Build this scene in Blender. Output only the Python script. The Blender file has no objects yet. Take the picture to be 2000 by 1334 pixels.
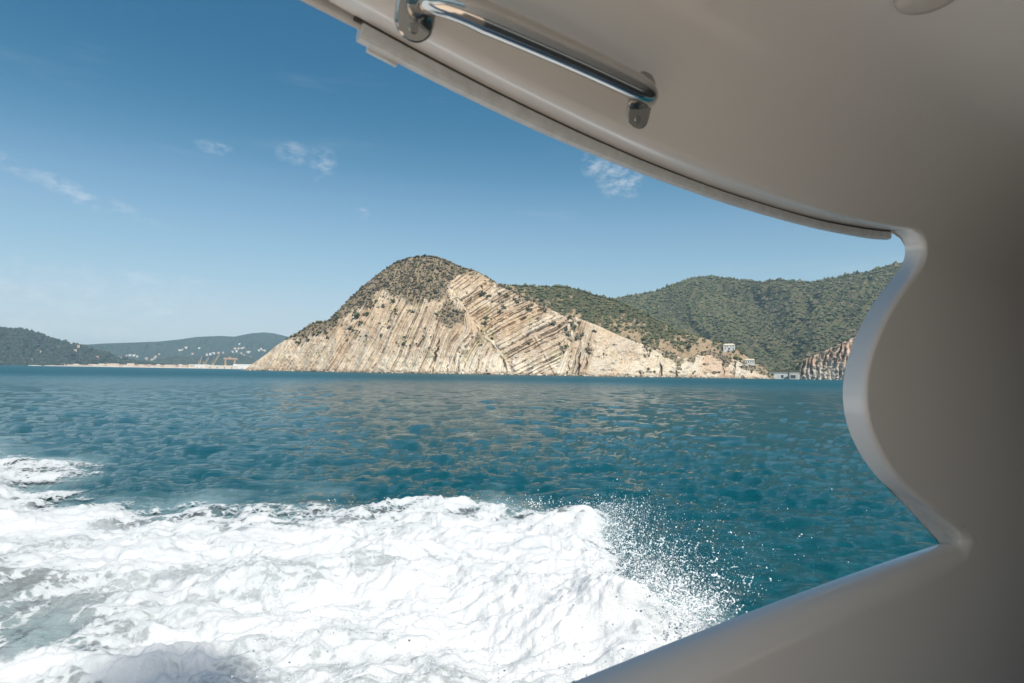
import bpy, bmesh, math, random
import numpy as np
from mathutils import Vector, Matrix
from mathutils.bvhtree import BVHTree

random.seed(7); RNG = np.random.default_rng(7)
scene = bpy.context.scene
COL = scene.collection
R = math.radians

# ------------------------------------------------------------------ camera
EYE = 2.1                      # eye height above the sea
FOC = 1222.0                   # focal length in photo pixels (22 mm on a 36 mm wide frame)
PITCH, ROLL = math.atan(62 / FOC), R(0.957)
fw = Vector((0, math.cos(PITCH), math.sin(PITCH)))
rt0 = Vector((1, 0, 0)); up0 = rt0.cross(fw)
rt = rt0 * math.cos(ROLL) + up0 * math.sin(ROLL)
up = up0 * math.cos(ROLL) - rt0 * math.sin(ROLL)
cam_data = bpy.data.cameras.new('camera'); cam = bpy.data.objects.new('camera', cam_data)
COL.objects.link(cam); scene.camera = cam
cam.matrix_world = Matrix(((rt.x, up.x, -fw.x, 0), (rt.y, up.y, -fw.y, 0), (rt.z, up.z, -fw.z, EYE), (0, 0, 0, 1)))
cam_data.lens = 22.0; cam_data.sensor_width = 36.0
cam_data.clip_start = 0.05; cam_data.clip_end = 40000
cam_data.dof.use_dof = True; cam_data.dof.focus_distance = 14.0; cam_data.dof.aperture_fstop = 6.3

# ------------------------------------------------------------------ light
SUN_EL, SUN_AZ = R(56), R(30)           # sun behind the viewer, to the right
sun_vec = Vector((math.sin(SUN_AZ) * math.cos(SUN_EL), -math.cos(SUN_AZ) * math.cos(SUN_EL), math.sin(SUN_EL)))
sun_data = bpy.data.lights.new('sun', 'SUN'); sun = bpy.data.objects.new('sun', sun_data); COL.objects.link(sun)
sun_data.energy = 4.3; sun_data.angle = R(0.53); sun_data.color = (1.0, 0.95, 0.86)
sun.rotation_euler = sun_vec.to_track_quat('Z', 'Y').to_euler(); sun.location = (0, -20, 40)

def ray(px, py):
    d = fw + rt * ((px - 1000.0) / FOC) + up * ((667.0 - py) / FOC)
    return d

world = bpy.data.worlds.new('World'); scene.world = world; world.use_nodes = True
wn, wl = world.node_tree.nodes, world.node_tree.links
wn.clear()
def wnode(t, **k):
    n = wn.new(t)
    for a, b in k.items(): setattr(n, a, b)
    return n
def wmath(op, a, b=None, c=None, clamp=False):
    n = wn.new('ShaderNodeMath'); n.operation = op; n.use_clamp = clamp
    for i, v in enumerate((a, b, c)):
        if v is None: continue
        if isinstance(v, (int, float)): n.inputs[i].default_value = v
        else: wl.new(v, n.inputs[i])
    return n.outputs[0]
sky = wnode('ShaderNodeTexSky', sky_type='NISHITA', sun_disc=False, sun_elevation=SUN_EL)
sky.sun_rotation = math.atan2(sun_vec.x, sun_vec.y)
sky.air_density = 1.0; sky.dust_density = 0.35; sky.ozone_density = 3.2; sky.altitude = 0
tc = wnode('ShaderNodeTexCoord')
tint = wnode('ShaderNodeMix', data_type='RGBA', blend_type='MULTIPLY'); tint.inputs[0].default_value = 1.0
sc1 = wnode('ShaderNodeMix', data_type='RGBA', blend_type='MULTIPLY'); sc1.inputs[0].default_value = 1.0; wl.new(sky.outputs[0], sc1.inputs[6]); sc1.inputs[7].default_value = (0.1, 0.1, 0.1, 1)
cv = wnode('ShaderNodeRGBCurve')       # film response of the photograph: deep teal zenith, pale horizon
for ch, pts in enumerate((((0, 0), (0.10, 0.026), (0.125, 0.044), (0.205, 0.185), (0.30, 0.30), (0.477, 0.455), (1, 0.68)),
                          ((0, 0), (0.17, 0.120), (0.21, 0.158), (0.337, 0.345), (0.45, 0.46), (0.65, 0.57), (1, 0.71)),
                          ((0, 0), (0.32, 0.245), (0.38, 0.295), (0.546, 0.51), (0.64, 0.585), (0.74, 0.635), (1, 0.74)))):
    c_ = cv.mapping.curves[ch]
    while len(c_.points) < len(pts): c_.points.new(0.5, 0.5)
    for p_, xy in zip(c_.points, pts): p_.location = xy
cv.mapping.extend = 'EXTRAPOLATED'; cv.mapping.update()
wl.new(sc1.outputs[2], cv.inputs['Color'])
wl.new(cv.outputs[0], tint.inputs[6]); tint.inputs[7].default_value = (10, 10, 10, 1)
# small fair weather clouds: soft patches broken up by noise, at fixed compass directions
cn = wnode('ShaderNodeTexNoise', noise_dimensions='3D'); cn.inputs['Scale'].default_value = 40; cn.inputs['Detail'].default_value = 7; cn.inputs['Roughness'].default_value = 0.66
mp = wnode('ShaderNodeMapping'); mp.inputs['Scale'].default_value = (1, 1, 1.9); wl.new(tc.outputs['Generated'], mp.inputs[0]); wl.new(mp.outputs[0], cn.inputs['Vector'])
cn2 = wnode('ShaderNodeTexNoise', noise_dimensions='3D'); cn2.inputs['Scale'].default_value = 3.0; cn2.inputs['Detail'].default_value = 5; cn2.inputs['Roughness'].default_value = 0.6
mp2 = wnode('ShaderNodeMapping'); mp2.inputs['Scale'].default_value = (1, 1, 7.0); wl.new(tc.outputs['Generated'], mp2.inputs[0]); wl.new(mp2.outputs[0], cn2.inputs['Vector'])
CLOUDS = [  # px, py, half width, half height, tilt, density
    (30, 325, 66, 15, 18, .34), (140, 374, 66, 17, 22, .55), (235, 408, 80, 13, 16, .34),
    (420, 288, 36, 14, 2, .40), (572, 300, 32, 24, 0, .46), (630, 318, 28, 38, 0, .50), (706, 417, 17, 12, 0, .62),
    (1160, 318, 26, 34, 20, .72), (1212, 345, 54, 48, 25, .80),
    (300, 543, 90, 11, 1, .42), (322, 611, 22, 8, 0, .52),
    (90, 570, 360, 60, 1, .30), (70, 645, 260, 24, 2, .36), (-300, 420, 120, 30, 8, .5), (2300, 420, 120, 40, -8, .5)]
total = None
for (px, py, hw, hh, tl, den) in CLOUDS:
    c = ray(px, py).normalized()
    ex = Vector((c.y, -c.x, 0)).normalized(); ey = ex.cross(c) * 1.0
    a = R(tl); ax = (ex * math.cos(a) - ey * math.sin(a)) * (FOC / hw); ay = (ex * math.sin(a) + ey * math.cos(a)) * (FOC / hh)
    dx = wnode('ShaderNodeVectorMath', operation='DOT_PRODUCT'); wl.new(tc.outputs['Generated'], dx.inputs[0]); dx.inputs[1].default_value = ax
    dy = wnode('ShaderNodeVectorMath', operation='DOT_PRODUCT'); wl.new(tc.outputs['Generated'], dy.inputs[0]); dy.inputs[1].default_value = ay
    ox, oy = c.dot(ax), c.dot(ay)
    sx = wmath('SUBTRACT', dx.outputs['Value'], ox); sy = wmath('SUBTRACT', dy.outputs['Value'], oy)
    r2 = wmath('ADD', wmath('MULTIPLY', sx, sx), wmath('MULTIPLY', sy, sy))
    m = wmath('MULTIPLY', wmath('SUBTRACT', 1.0, r2, clamp=True), den * 0.52)
    total = m if total is None else wmath('MAXIMUM', total, m)
mr = wnode('ShaderNodeMapRange', interpolation_type='SMOOTHSTEP'); wl.new(cn.outputs[0], mr.inputs[0]); mr.inputs[1].default_value = 0.40; mr.inputs[2].default_value = 0.68
dy_ = wnode('ShaderNodeVectorMath', operation='DOT_PRODUCT'); wl.new(tc.outputs['Generated'], dy_.inputs[0]); dy_.inputs[1].default_value = (0, 1, 0)
small = wmath('MULTIPLY', wmath('MULTIPLY', total, mr.outputs[0]), wmath('GREATER_THAN', dy_.outputs['Value'], 0.0))
mr2 = wnode('ShaderNodeMapRange', interpolation_type='SMOOTHSTEP'); wl.new(cn2.outputs[0], mr2.inputs[0]); mr2.inputs[1].default_value = 0.55; mr2.inputs[2].default_value = 0.85
cover = wmath('ADD', small, wmath('MULTIPLY', mr2.outputs[0], 0.10), clamp=True)
cmix = wnode('ShaderNodeMix', data_type='RGBA'); wl.new(cover, cmix.inputs[0]); wl.new(tint.outputs[2], cmix.inputs[6]); cmix.inputs[7].default_value = (8.2, 8.0, 8.0, 1)
bg = wnode('ShaderNodeBackground'); bg.inputs[1].default_value = 0.10
wl.new(cmix.outputs[2], bg.inputs[0])
wo = wnode('ShaderNodeOutputWorld'); wl.new(bg.outputs[0], wo.inputs[0])

scene.view_settings.view_transform = 'Standard'; scene.view_settings.look = 'None'
scene.view_settings.gamma = 1.0; scene.view_settings.use_curve_mapping = False
scene.view_settings.exposure = 0.30
scene.render.engine = 'CYCLES'
scene.cycles.use_denoising = True
scene.cycles.max_bounces = 8; scene.cycles.diffuse_bounces = 5; scene.cycles.glossy_bounces = 4
scene.cycles.volume_bounces = 1; scene.cycles.transparent_max_bounces = 12
scene.cycles.sample_clamp_indirect = 6.0

# ------------------------------------------------------------------ helpers
def tag(o, label=None, cat=None, group=None, kind=None):
    if label: o['label'] = label
    if cat: o['category'] = cat
    if group: o['group'] = group
    if kind: o['kind'] = kind
    return o
def empty(name, loc=(0, 0, 0)):
    o = bpy.data.objects.new(name, None); COL.objects.link(o); o.location = loc; o.empty_display_size = 0.3
    return o
def link(name, me, mat=None, parent=None):
    o = bpy.data.objects.new(name, me); COL.objects.link(o)
    if mat is not None and not me.materials: me.materials.append(mat)
    if parent is not None:
        o.parent = parent
        o.matrix_parent_inverse = Matrix.Translation(-parent.location) if parent.type == 'EMPTY' else Matrix.Identity(4)
    return o
def mesh_np(name, verts, faces, smooth=True, attrs=None, cols=None):
    """verts (n,3), faces (m,k) with k 3 or 4."""
    verts = np.asarray(verts, np.float32); faces = np.asarray(faces, np.int32)
    m, k = faces.shape
    me = bpy.data.meshes.new(name)
    me.vertices.add(len(verts)); me.vertices.foreach_set('co', verts.ravel())
    me.loops.add(m * k); me.loops.foreach_set('vertex_index', faces.ravel())
    me.polygons.add(m); me.polygons.foreach_set('loop_start', np.arange(0, m * k, k, dtype=np.int32))
    me.polygons.foreach_set('use_smooth', np.full(m, smooth, bool))
    for nm, v in (attrs or {}).items():
        a = me.attributes.new(nm, 'FLOAT', 'POINT'); a.data.foreach_set('value', np.asarray(v, np.float32).ravel())
    for nm, v in (cols or {}).items():
        a = me.attributes.new(nm, 'FLOAT_COLOR', 'POINT')
        c = np.ones((len(verts), 4), np.float32); c[:, :3] = v; a.data.foreach_set('color', c.ravel())
    me.update(calc_edges=True); me.validate()
    return me
def grid_faces(nr, nc):
    i = np.arange(nr - 1)[:, None] * nc + np.arange(nc - 1)[None, :]
    return np.stack([i, i + 1, i + nc + 1, i + nc], -1).reshape(-1, 4)
def smooth01(a, b, x):
    t = np.clip((x - a) / (b - a), 0, 1); return t * t * (3 - 2 * t)
def _h(ix, iy, iz, seed):
    with np.errstate(over='ignore'):
        h = (ix.astype(np.uint32) * np.uint32(374761393) + iy.astype(np.uint32) * np.uint32(668265263)
             + iz.astype(np.uint32) * np.uint32(2147483647 - 58) + np.uint32((seed * 974711) & 0xffffffff))
        h = (h ^ (h >> np.uint32(13))) * np.uint32(1274126177); h = (h ^ (h >> np.uint32(16))) * np.uint32(2246822519)
        h = h ^ (h >> np.uint32(15))
    return h.astype(np.float32) / np.float32(2147483648.0) - 1.0
def vn2(x, y, seed=0):
    x = np.asarray(x, np.float64); y = np.asarray(y, np.float64) + 0 * x; x = x + 0 * y
    xi, yi = np.floor(x), np.floor(y); fx, fy = x - xi, y - yi
    fx = fx * fx * fx * (fx * (fx * 6 - 15) + 10); fy = fy * fy * fy * (fy * (fy * 6 - 15) + 10)
    xi = xi.astype(np.int64); yi = yi.astype(np.int64); z = np.zeros_like(xi)
    a, b = _h(xi, yi, z, seed), _h(xi + 1, yi, z, seed); c, d = _h(xi, yi + 1, z, seed), _h(xi + 1, yi + 1, z, seed)
    return (a * (1 - fx) + b * fx) * (1 - fy) + (c * (1 - fx) + d * fx) * fy
def fbm(x, y, oct=4, seed=0, gain=0.5, lac=2.03, ridge=False):
    s, a, t = 0, 1.0, 0
    for k in range(oct):
        n = vn2(x * 0.8 + y * 0.6, y * 0.8 - x * 0.6, seed + k * 17) if k % 2 else vn2(x, y, seed + k * 17)
        if ridge: n = 1 - 2 * np.abs(n)
        s = s + a * n; t += a; a *= gain; x = x * lac; y = y * lac
    return s / t
def step1(q, seed, sharp=0.18):
    """random steps along q: one value per bed, short ramps between."""
    i = np.floor(q); f = q - i; i = i.astype(np.int64); z = np.zeros_like(i)
    a, b = _h(i, z, z, seed), _h(i + 1, z, z, seed)
    t = smooth01(1 - sharp, 1.0, f)
    return a * (1 - t) + b * t
def interp(pts, x):
    p = np.array(pts, float); return np.interp(x, p[:, 0], p[:, 1])
def softinterp(pts, x, w=70.0):
    return sum(interp(pts, x + o * w) for o in (-1, -.75, -.5, -.25, 0, .25, .5, .75, 1)) / 9.0
FWv, RTv, UPv = (np.array(v) for v in (fw, rt, up))
def rays(px, py):
    px = np.asarray(px, float); py = np.asarray(py, float)
    return FWv + RTv * ((px - 1000) / FOC)[..., None] + UPv * ((667 - py) / FOC)[..., None]
def project(P):
    """photo pixel coordinates of world points, used as plain elevation coordinates for tracing"""
    Q = np.asarray(P, float) - np.array([0, 0, EYE]); d = Q @ FWv
    return 1000 + FOC * (Q @ RTv) / d, 667 - FOC * (Q @ UPv) / d

class NT:
    """small node tree helper"""
    def __init__(s, name):
        s.m = bpy.data.materials.new(name); s.m.use_nodes = True
        s.t = s.m.node_tree; s.n = s.t.nodes; s.n.clear()
        s.out = s.n.new('ShaderNodeOutputMaterial')
    def add(s, t, **k):
        n = s.n.new(t)
        for a, b in k.items():
            if hasattr(n, a): setattr(n, a, b)
        return n
    def set(s, sock, v):
        if isinstance(v, bpy.types.NodeSocket): s.t.links.new(v, sock)
        elif isinstance(v, (tuple, list)) and sock.type == 'RGBA' and len(v) == 3: sock.default_value = (*v, 1)
        else: sock.default_value = v
    def noise(s, scale, detail=4, rough=0.55, vec=None, dist=0):
        n = s.add('ShaderNodeTexNoise'); n.inputs['Scale'].default_value = scale; n.inputs['Detail'].default_value = detail
        n.inputs['Roughness'].default_value = rough; n.inputs['Distortion'].default_value = dist
        if vec is not None: s.t.links.new(vec, n.inputs['Vector'])
        return n.outputs[0]
    def coord(s, which='Object', scale=None):
        c = s.add('ShaderNodeTexCoord').outputs[which]
        if scale:
            m = s.add('ShaderNodeMapping'); m.inputs['Scale'].default_value = scale; s.t.links.new(c, m.inputs[0]); c = m.outputs[0]
        return c
    def mix(s, f, a, b, blend='MIX'):
        n = s.add('ShaderNodeMix', data_type='RGBA', blend_type=blend)
        s.set(n.inputs[0], f); s.set(n.inputs[6], a); s.set(n.inputs[7], b); return n.outputs[2]
    def math(s, op, a, b=0.0, clamp=False):
        n = s.add('ShaderNodeMath', operation=op); n.use_clamp = clamp
        s.set(n.inputs[0], a); s.set(n.inputs[1], b); return n.outputs[0]
    def rng(s, v, a, b, c=0.0, d=1.0, smooth=False):
        n = s.add('ShaderNodeMapRange'); n.interpolation_type = 'SMOOTHSTEP' if smooth else 'LINEAR'
        s.set(n.inputs[0], v)
        for i, x in enumerate((a, b, c, d)): s.set(n.inputs[i + 1], x)
        return n.outputs[0]
    def attr(s, name, out='Color'):
        n = s.add('ShaderNodeAttribute'); n.attribute_name = name; return n.outputs[out]
    def bump(s, h, strength, dist):
        n = s.add('ShaderNodeBump'); n.inputs['Strength'].default_value = strength; n.inputs['Distance'].default_value = dist
        s.t.links.new(h, n.inputs['Height']); return n.outputs[0]
    def principled(s, color, rough=0.6, normal=None, metallic=0.0, spec=None, coat=None, ior=None):
        p = s.add('ShaderNodeBsdfPrincipled')
        s.set(p.inputs['Base Color'], color); s.set(p.inputs['Roughness'], rough); s.set(p.inputs['Metallic'], metallic)
        if normal is not None: s.t.links.new(normal, p.inputs['Normal'])
        if spec is not None: s.set(p.inputs['Specular IOR Level'], spec)
        if coat is not None: s.set(p.inputs['Coat Weight'], coat); p.inputs['Coat Roughness'].default_value = 0.08
        if ior is not None: p.inputs['IOR'].default_value = ior
        s.p = p; s.t.links.new(p.outputs[0], s.out.inputs['Surface']); return s.m
def plain(name, col, rough=0.6, metallic=0.0, var=0.08, scale=6, coat=None, spec=None):
    m = NT(name); c = m.coord()
    n = m.noise(scale, 4, 0.6, c)
    dark = tuple(max(0, x * (1 - 2 * var)) for x in col); lite = tuple(min(1, x * (1 + 2 * var)) for x in col)
    return m.principled(m.mix(m.rng(n, 0.3, 0.7), dark, lite), m.rng(n, 0.3, 0.7, rough * 0.9, min(1, rough * 1.1)), metallic=metallic, coat=coat, spec=spec)

# ------------------------------------------------------------------ materials
def mat_gelcoat():
    m = NT('gelcoat'); c = m.coord()
    n = m.noise(1.7, 5, 0.6, c); f = m.noise(60, 3, 0.6, c)
    col = m.mix(m.rng(n, 0.3, 0.7), (0.855, 0.825, 0.785), (0.87, 0.84, 0.80))
    b = m.bump(f, 0.015, 0.001)
    return m.principled(col, 0.2, normal=b, coat=0.6)
def mat_rock():
    m = NT('bedded_rock'); c = m.coord()
    a = m.attr('rock')
    n = m.noise(0.35, 5, 0.65, c); f = m.noise(1.4, 4, 0.7, c)
    col = m.mix(m.rng(n, 0.3, 0.7), m.mix(1.0, a, (0.80, 0.78, 0.76), 'MULTIPLY'), m.mix(1.0, a, (1.16, 1.14, 1.10), 'MULTIPLY'))
    return m.principled(col, 0.92, normal=m.bump(f, 0.7, 1.2), spec=0.2)
def mat_soil(name, a, b, c3, sc=0.02):
    m = NT(name); c = m.coord()
    n = m.noise(sc, 5, 0.6, c); f = m.noise(sc * 9, 5, 0.65, c)
    col = m.mix(m.rng(n, 0.35, 0.65), a, b); col = m.mix(m.rng(f, 0.52, 0.72), col, c3)
    return m.principled(col, 0.95, normal=m.bump(f, 0.6, 0.08 / sc), spec=0.1)
def mat_leaf(name='foliage'):
    m = NT(name); c = m.coord()
    f = m.noise(1.3, 3, 0.7, c); a = m.attr('tone')
    col = m.mix(m.rng(f, 0.3, 0.7), m.mix(1.0, a, (0.72, 0.74, 0.7), 'MULTIPLY'), m.mix(1.0, a, (1.25, 1.22, 1.15), 'MULTIPLY'))
    return m.principled(col, 0.8, normal=m.bump(f, 0.8, 0.8), spec=0.15)
def mat_water():
    m = NT('sea_water'); c = m.coord()
    n1 = m.noise(1.1, 3, 0.6, m.coord('Object', (0.8, 1.3, 1)), 0.6)
    n2 = m.noise(4.2, 6, 0.70, m.coord('Object', (0.6, 1.5, 1)), 0.5)
    n3 = m.noise(22.0, 3, 0.6, c)
    big = m.noise(0.05, 4, 0.6, m.coord('Object', (0.35, 1.0, 1)))
    h = m.math('ADD', m.math('MULTIPLY', n1, 0.45), m.math('ADD', m.math('MULTIPLY', n2, 0.52), m.math('MULTIPLY', n3, 0.07)))
    bn = m.add('ShaderNodeBump'); bn.inputs['Strength'].default_value = 0.85; bn.inputs['Distance'].default_value = 0.24
    m.t.links.new(h, bn.inputs['Height'])
    col = m.mix(m.rng(big, 0.35, 0.65), (0.001, 0.064, 0.082), (0.002, 0.077, 0.096))
    col = m.mix(m.attr('air', 'Fac'), col, (0.30, 0.42, 0.43))
    return m.principled(col, m.attr('chop', 'Fac'), normal=bn.outputs[0], ior=1.333)
def mat_foam():
    m = NT('foam'); c = m.coord()
    f1 = m.noise(14, 5, 0.7, c, 0.3); f2 = m.noise(55, 4, 0.7, c)
    v = m.add('ShaderNodeTexVoronoi'); v.feature = 'DISTANCE_TO_EDGE'; v.inputs['Scale'].default_value = 9.0
    nz = m.add('ShaderNodeTexNoise'); nz.inputs['Scale'].default_value = 6; nz.inputs['Detail'].default_value = 4
    vm = m.add('ShaderNodeVectorMath', operation='ADD'); sc = m.add('ShaderNodeVectorMath', operation='SCALE'); sc.inputs['Scale'].default_value = 0.22
    m.t.links.new(c, nz.inputs['Vector']); m.t.links.new(nz.outputs['Color'], sc.inputs[0]); m.t.links.new(c, vm.inputs[0]); m.t.links.new(sc.outputs[0], vm.inputs[1]); m.t.links.new(vm.outputs[0], v.inputs['Vector'])
    lace = m.rng(v.outputs['Distance'], 0.02, 0.30, 1.0, 0.0)
    a = m.attr('dens', 'Fac')
    q = m.math('ADD', m.math('MULTIPLY', a, 2.1), m.math('ADD', m.math('MULTIPLY', lace, 0.45), m.math('MULTIPLY', f1, 0.8)))
    alpha = m.math('MAXIMUM', m.rng(q, 0.95, 1.55, 0.0, 1.0, True), m.math('MULTIPLY', m.attr('core', 'Fac'), m.rng(f1, 0.35, 0.65, 0.66, 0.97)))
    hgt = m.math('ADD', f1, m.math('MULTIPLY', f2, 0.75))
    m.principled(m.mix(m.rng(m.math('ADD', m.attr('dens', 'Fac'), m.math('MULTIPLY', f1, 0.35)), 0.40, 0.95), (0.50, 0.53, 0.54), (0.655, 0.66, 0.665)), 0.8, normal=m.bump(hgt, 0.55, 0.024), spec=0.15)
    m.t.links.new(alpha, m.p.inputs['Alpha'])
    return m.m
M = dict(gel=mat_gelcoat(), rock=mat_rock(), leaf=mat_leaf(), water=mat_water(), foam=mat_foam(),
    chrome=plain('polished_steel', (0.60, 0.59, 0.57), 0.09, 1.0, 0.02, 20),
    screw=plain('screw_steel', (0.45, 0.44, 0.42), 0.25, 1.0, 0.05, 40),
    track=plain('grey_vinyl', (0.66, 0.66, 0.64), 0.45, 0, 0.06, 30),
    gap=plain('dark_rubber', (0.045, 0.043, 0.038), 0.7, 0, 0.1, 30),
    deck=plain('deck_boards', (0.80, 0.63, 0.48), 0.6, 0, 0.03, 8), grey=plain('grey_lining', (0.20, 0.205, 0.20), 0.8, 0, 0.05, 8), teak=plain('teak', (0.40, 0.27, 0.16), 0.6, 0, 0.15, 8),
    lamp=plain('lamp_bezel', (0.62, 0.58, 0.52), 0.35, 0, 0.04, 10),
    drop=plain('spray_water', (0.93, 0.95, 0.96), 0.2, 0, 0.02, 10),
    white=plain('white_plaster', (0.74, 0.71, 0.66), 0.85, 0, 0.06, 0.3), pink=plain('pink_plaster', (0.62, 0.42, 0.32), 0.85, 0, 0.06, 0.3),
    cream=plain('cream_plaster', (0.68, 0.58, 0.44), 0.85, 0, 0.06, 0.3), tile=plain('clay_tile', (0.36, 0.20, 0.13), 0.9, 0, 0.15, 0.8),
    shutter=plain('dark_window', (0.05, 0.055, 0.06), 0.4, 0, 0.1, 1), concrete=plain('concrete', (0.50, 0.47, 0.42), 0.9, 0, 0.1, 0.4),
    crane=plain('crane_paint', (0.50, 0.31, 0.12), 0.6, 0, 0.1, 0.3), rust=plain('gantry_paint', (0.46, 0.27, 0.16), 0.7, 0, 0.12, 0.3),
    sand=mat_soil('beach_sand', (0.52, 0.44, 0.34), (0.60, 0.52, 0.42), (0.42, 0.33, 0.26), 0.03),
    pebble=plain('shore_stone', (0.40, 0.34, 0.27), 0.9, 0, 0.25, 0.3),
    hill=mat_soil('hill_ground', (0.075, 0.078, 0.038), (0.110, 0.104, 0.054), (0.22, 0.175, 0.105), 0.012),
    far=mat_soil('far_hill_ground', (0.028, 0.046, 0.030), (0.044, 0.058, 0.038), (0.11, 0.10, 0.08), 0.006),
    )

# ------------------------------------------------------------------ terrain
def terrain(sil, x0, x1, nc, nr, db, k, relief=None, back=0.35, prof=1.0, zbase=-2.0, nback=8):
    """A solid ridge of land: foot on the sea at distance db(x), crest set back k times its height.
    Returns verts grid (nr+nback, nc, 3) and per vertex trace coordinates."""
    xs = np.linspace(x0, x1, nc); sy = interp(sil, xs); D = softinterp(db, xs)
    d = rays(xs, sy); hor = np.hypot(d[:, 0], d[:, 1]); e = d[:, 2] / hor
    az = np.stack([d[:, 0] / hor, d[:, 1] / hor], -1)
    ztop = np.maximum((EYE + D * e) / (1 - k * np.maximum(e, 0)), 0.5); Dt = D + k * ztop
    t = np.linspace(0, 1, nr)
    P = np.zeros((nr + nback, nc, 3))
    g = t[:, None] ** prof
    dist = D[None] + (Dt - D)[None] * g
    P[:nr, :, 0] = az[None, :, 0] * dist; P[:nr, :, 1] = az[None, :, 1] * dist
    P[:nr, :, 2] = zbase + (ztop - zbase)[None] * t[:, None]
    b = np.linspace(0, 1, nback + 1)[1:]
    db_ = Dt[None] + (b[:, None] * (back * 2.5) * np.maximum(ztop, 12)[None])
    P[nr:, :, 0] = az[None, :, 0] * db_; P[nr:, :, 1] = az[None, :, 1] * db_
    P[nr:, :, 2] = ztop[None] * (1 - b[:, None] ** 1.6 * 0.75)
    T = np.concatenate([np.repeat(t[:, None], nc, 1), np.ones((nback, nc))], 0)
    return P, T, az, ztop

def bvh_of(P):
    nr, nc = P.shape[:2]
    step_r = max(1, nr // 160); step_c = max(1, nc // 400)
    Q = P[::step_r, ::step_c]; a, b = Q.shape[:2]
    return BVHTree.FromPolygons([Vector(v) for v in Q.reshape(-1, 3)], grid_faces(a, b).tolist())
CAMP = Vector((0, 0, EYE))
def hit(bvh, px, py):
    d = ray(px, py).normalized()
    return bvh.ray_cast(CAMP, d)[0]

def ico(sub):
    bm = bmesh.new(); bmesh.ops.create_icosphere(bm, subdivisions=sub, radius=1.0)
    v = np.array([x.co[:] for x in bm.verts]); f = np.array([[x.index for x in fc.verts] for fc in bm.faces]); bm.free()
    return v, f
ICO1 = ico(1)
OCT = (np.array([(1, 0, 0), (0, 1, 0), (-1, 0, 0), (0, -1, 0), (0, 0, 1), (0, 0, -1)], float), np.array([(0, 1, 4), (1, 2, 4), (2, 3, 4), (3, 0, 4), (1, 0, 5), (2, 1, 5), (3, 2, 5), (0, 3, 5)]))
def clumps(pos, size, tone, base=ICO1, flat=0.8, jit=0.35, seed=3):
    """many leaf clumps: irregular tufts, one per position, joined. Returns verts, faces, tone"""
    r = np.random.default_rng(seed); v, f = base; n = len(pos); k = len(v)
    a = r.uniform(0, 2 * math.pi, n); c, s = np.cos(a), np.sin(a)
    V = v[None] * (1 + jit * r.uniform(-1, 1, (n, k)))[..., None]
    X = V[..., 0] * c[:, None] - V[..., 1] * s[:, None]; Y = V[..., 0] * s[:, None] + V[..., 1] * c[:, None]
    st = r.uniform(0.8, 1.25, (n, 1))
    out = np.stack([X * st, Y / st, V[..., 2] * flat * r.uniform(0.8, 1.25, (n, 1))], -1) * size[:, None, None] + pos[:, None, :]
    F = (f[None] + (np.arange(n) * k)[:, None, None]).reshape(-1, 3)
    return out.reshape(-1, 3), F, np.repeat(tone, k, 0)
def tones(n, palette, seed=5, var=0.22):
    r = np.random.default_rng(seed); p = np.array(palette)
    return p[r.integers(0, len(p), n)] * (1 + r.uniform(-var, var, (n, 1)))
OLIVE = [(0.165, 0.136, 0.100), (0.125, 0.114, 0.072), (0.190, 0.150, 0.118), (0.090, 0.083, 0.062), (0.225, 0.180, 0.140), (0.140, 0.134, 0.066)]
GREEN = [(0.082, 0.105, 0.042), (0.112, 0.128, 0.054), (0.066, 0.084, 0.040), (0.145, 0.142, 0.072), (0.100, 0.102, 0.058), (0.160, 0.140, 0.085)]
DARK = [(0.058, 0.076, 0.040), (0.078, 0.092, 0.046), (0.105, 0.106, 0.062), (0.125, 0.110, 0.074), (0.088, 0.106, 0.046), (0.155, 0.132, 0.086)]

# ---- sea
def wave_height(x, y, d, cell):
    r = np.random.default_rng(11); z = np.zeros_like(x)
    wx = x + 0.5 * vn2(x * 0.35, y * 0.35, 91); wy = y + 0.5 * vn2(x * 0.35 + 9, y * 0.35, 92)
    amp_mod = 0.9 + 0.3 * fbm(x * 0.06, y * 0.11, 3, 71)
    for k in range(48):
        lam = 0.15 * (34.0 ** (k / 47.0)) * r.uniform(0.9, 1.1); th = R(80) + r.normal(0, 0.72); ph = r.uniform(0, 6.28)
        kk = 2 * math.pi / lam; a = 0.0120 * lam * (0.24 if lam > 3.0 else 0.42 if lam > 1.4 else 0.75 if lam > 0.65 else 1.0)
        fade = np.clip((lam / cell - 2.2) / 3.0, 0, 1)
        s = np.sin(kk * (wx * math.cos(th) + wy * math.sin(th)) + ph)
        z += a * fade * (s + 0.22 * np.cos(2 * (kk * (wx * math.cos(th) + wy * math.sin(th)) + ph)))
    return z * amp_mod
def sea_rows(d0, d1, pxs, frac):
    out = [d0]
    while out[-1] < d1:
        d = out[-1]; out.append(d + min(pxs * d * d / (EYE * 626), frac * d))
    return np.array(out)
FOAM_POLY = [(-260, 905), (-120, 880), (-40, 872), (12, 876), (-6, 890), (50, 898), (130, 902), (196, 921), (150, 938), (50, 948), (120, 952), (160, 966), (95, 984), (230, 994),
    (330, 996), (400, 988), (445, 998), (560, 1003), (625, 992), (690, 1003), (750, 1000), (800, 990), (850, 988), (905, 985), (960, 992), (1000, 1006), (1060, 1010), (1110, 1004), (1172, 1003),
    (1190, 1030), (1188, 1062), (1212, 1110), (1250, 1155), (1310, 1195), (1420, 1232), (1700, 1330), (1500, 1700), (-600, 1700), (-900, 1200)]
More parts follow.
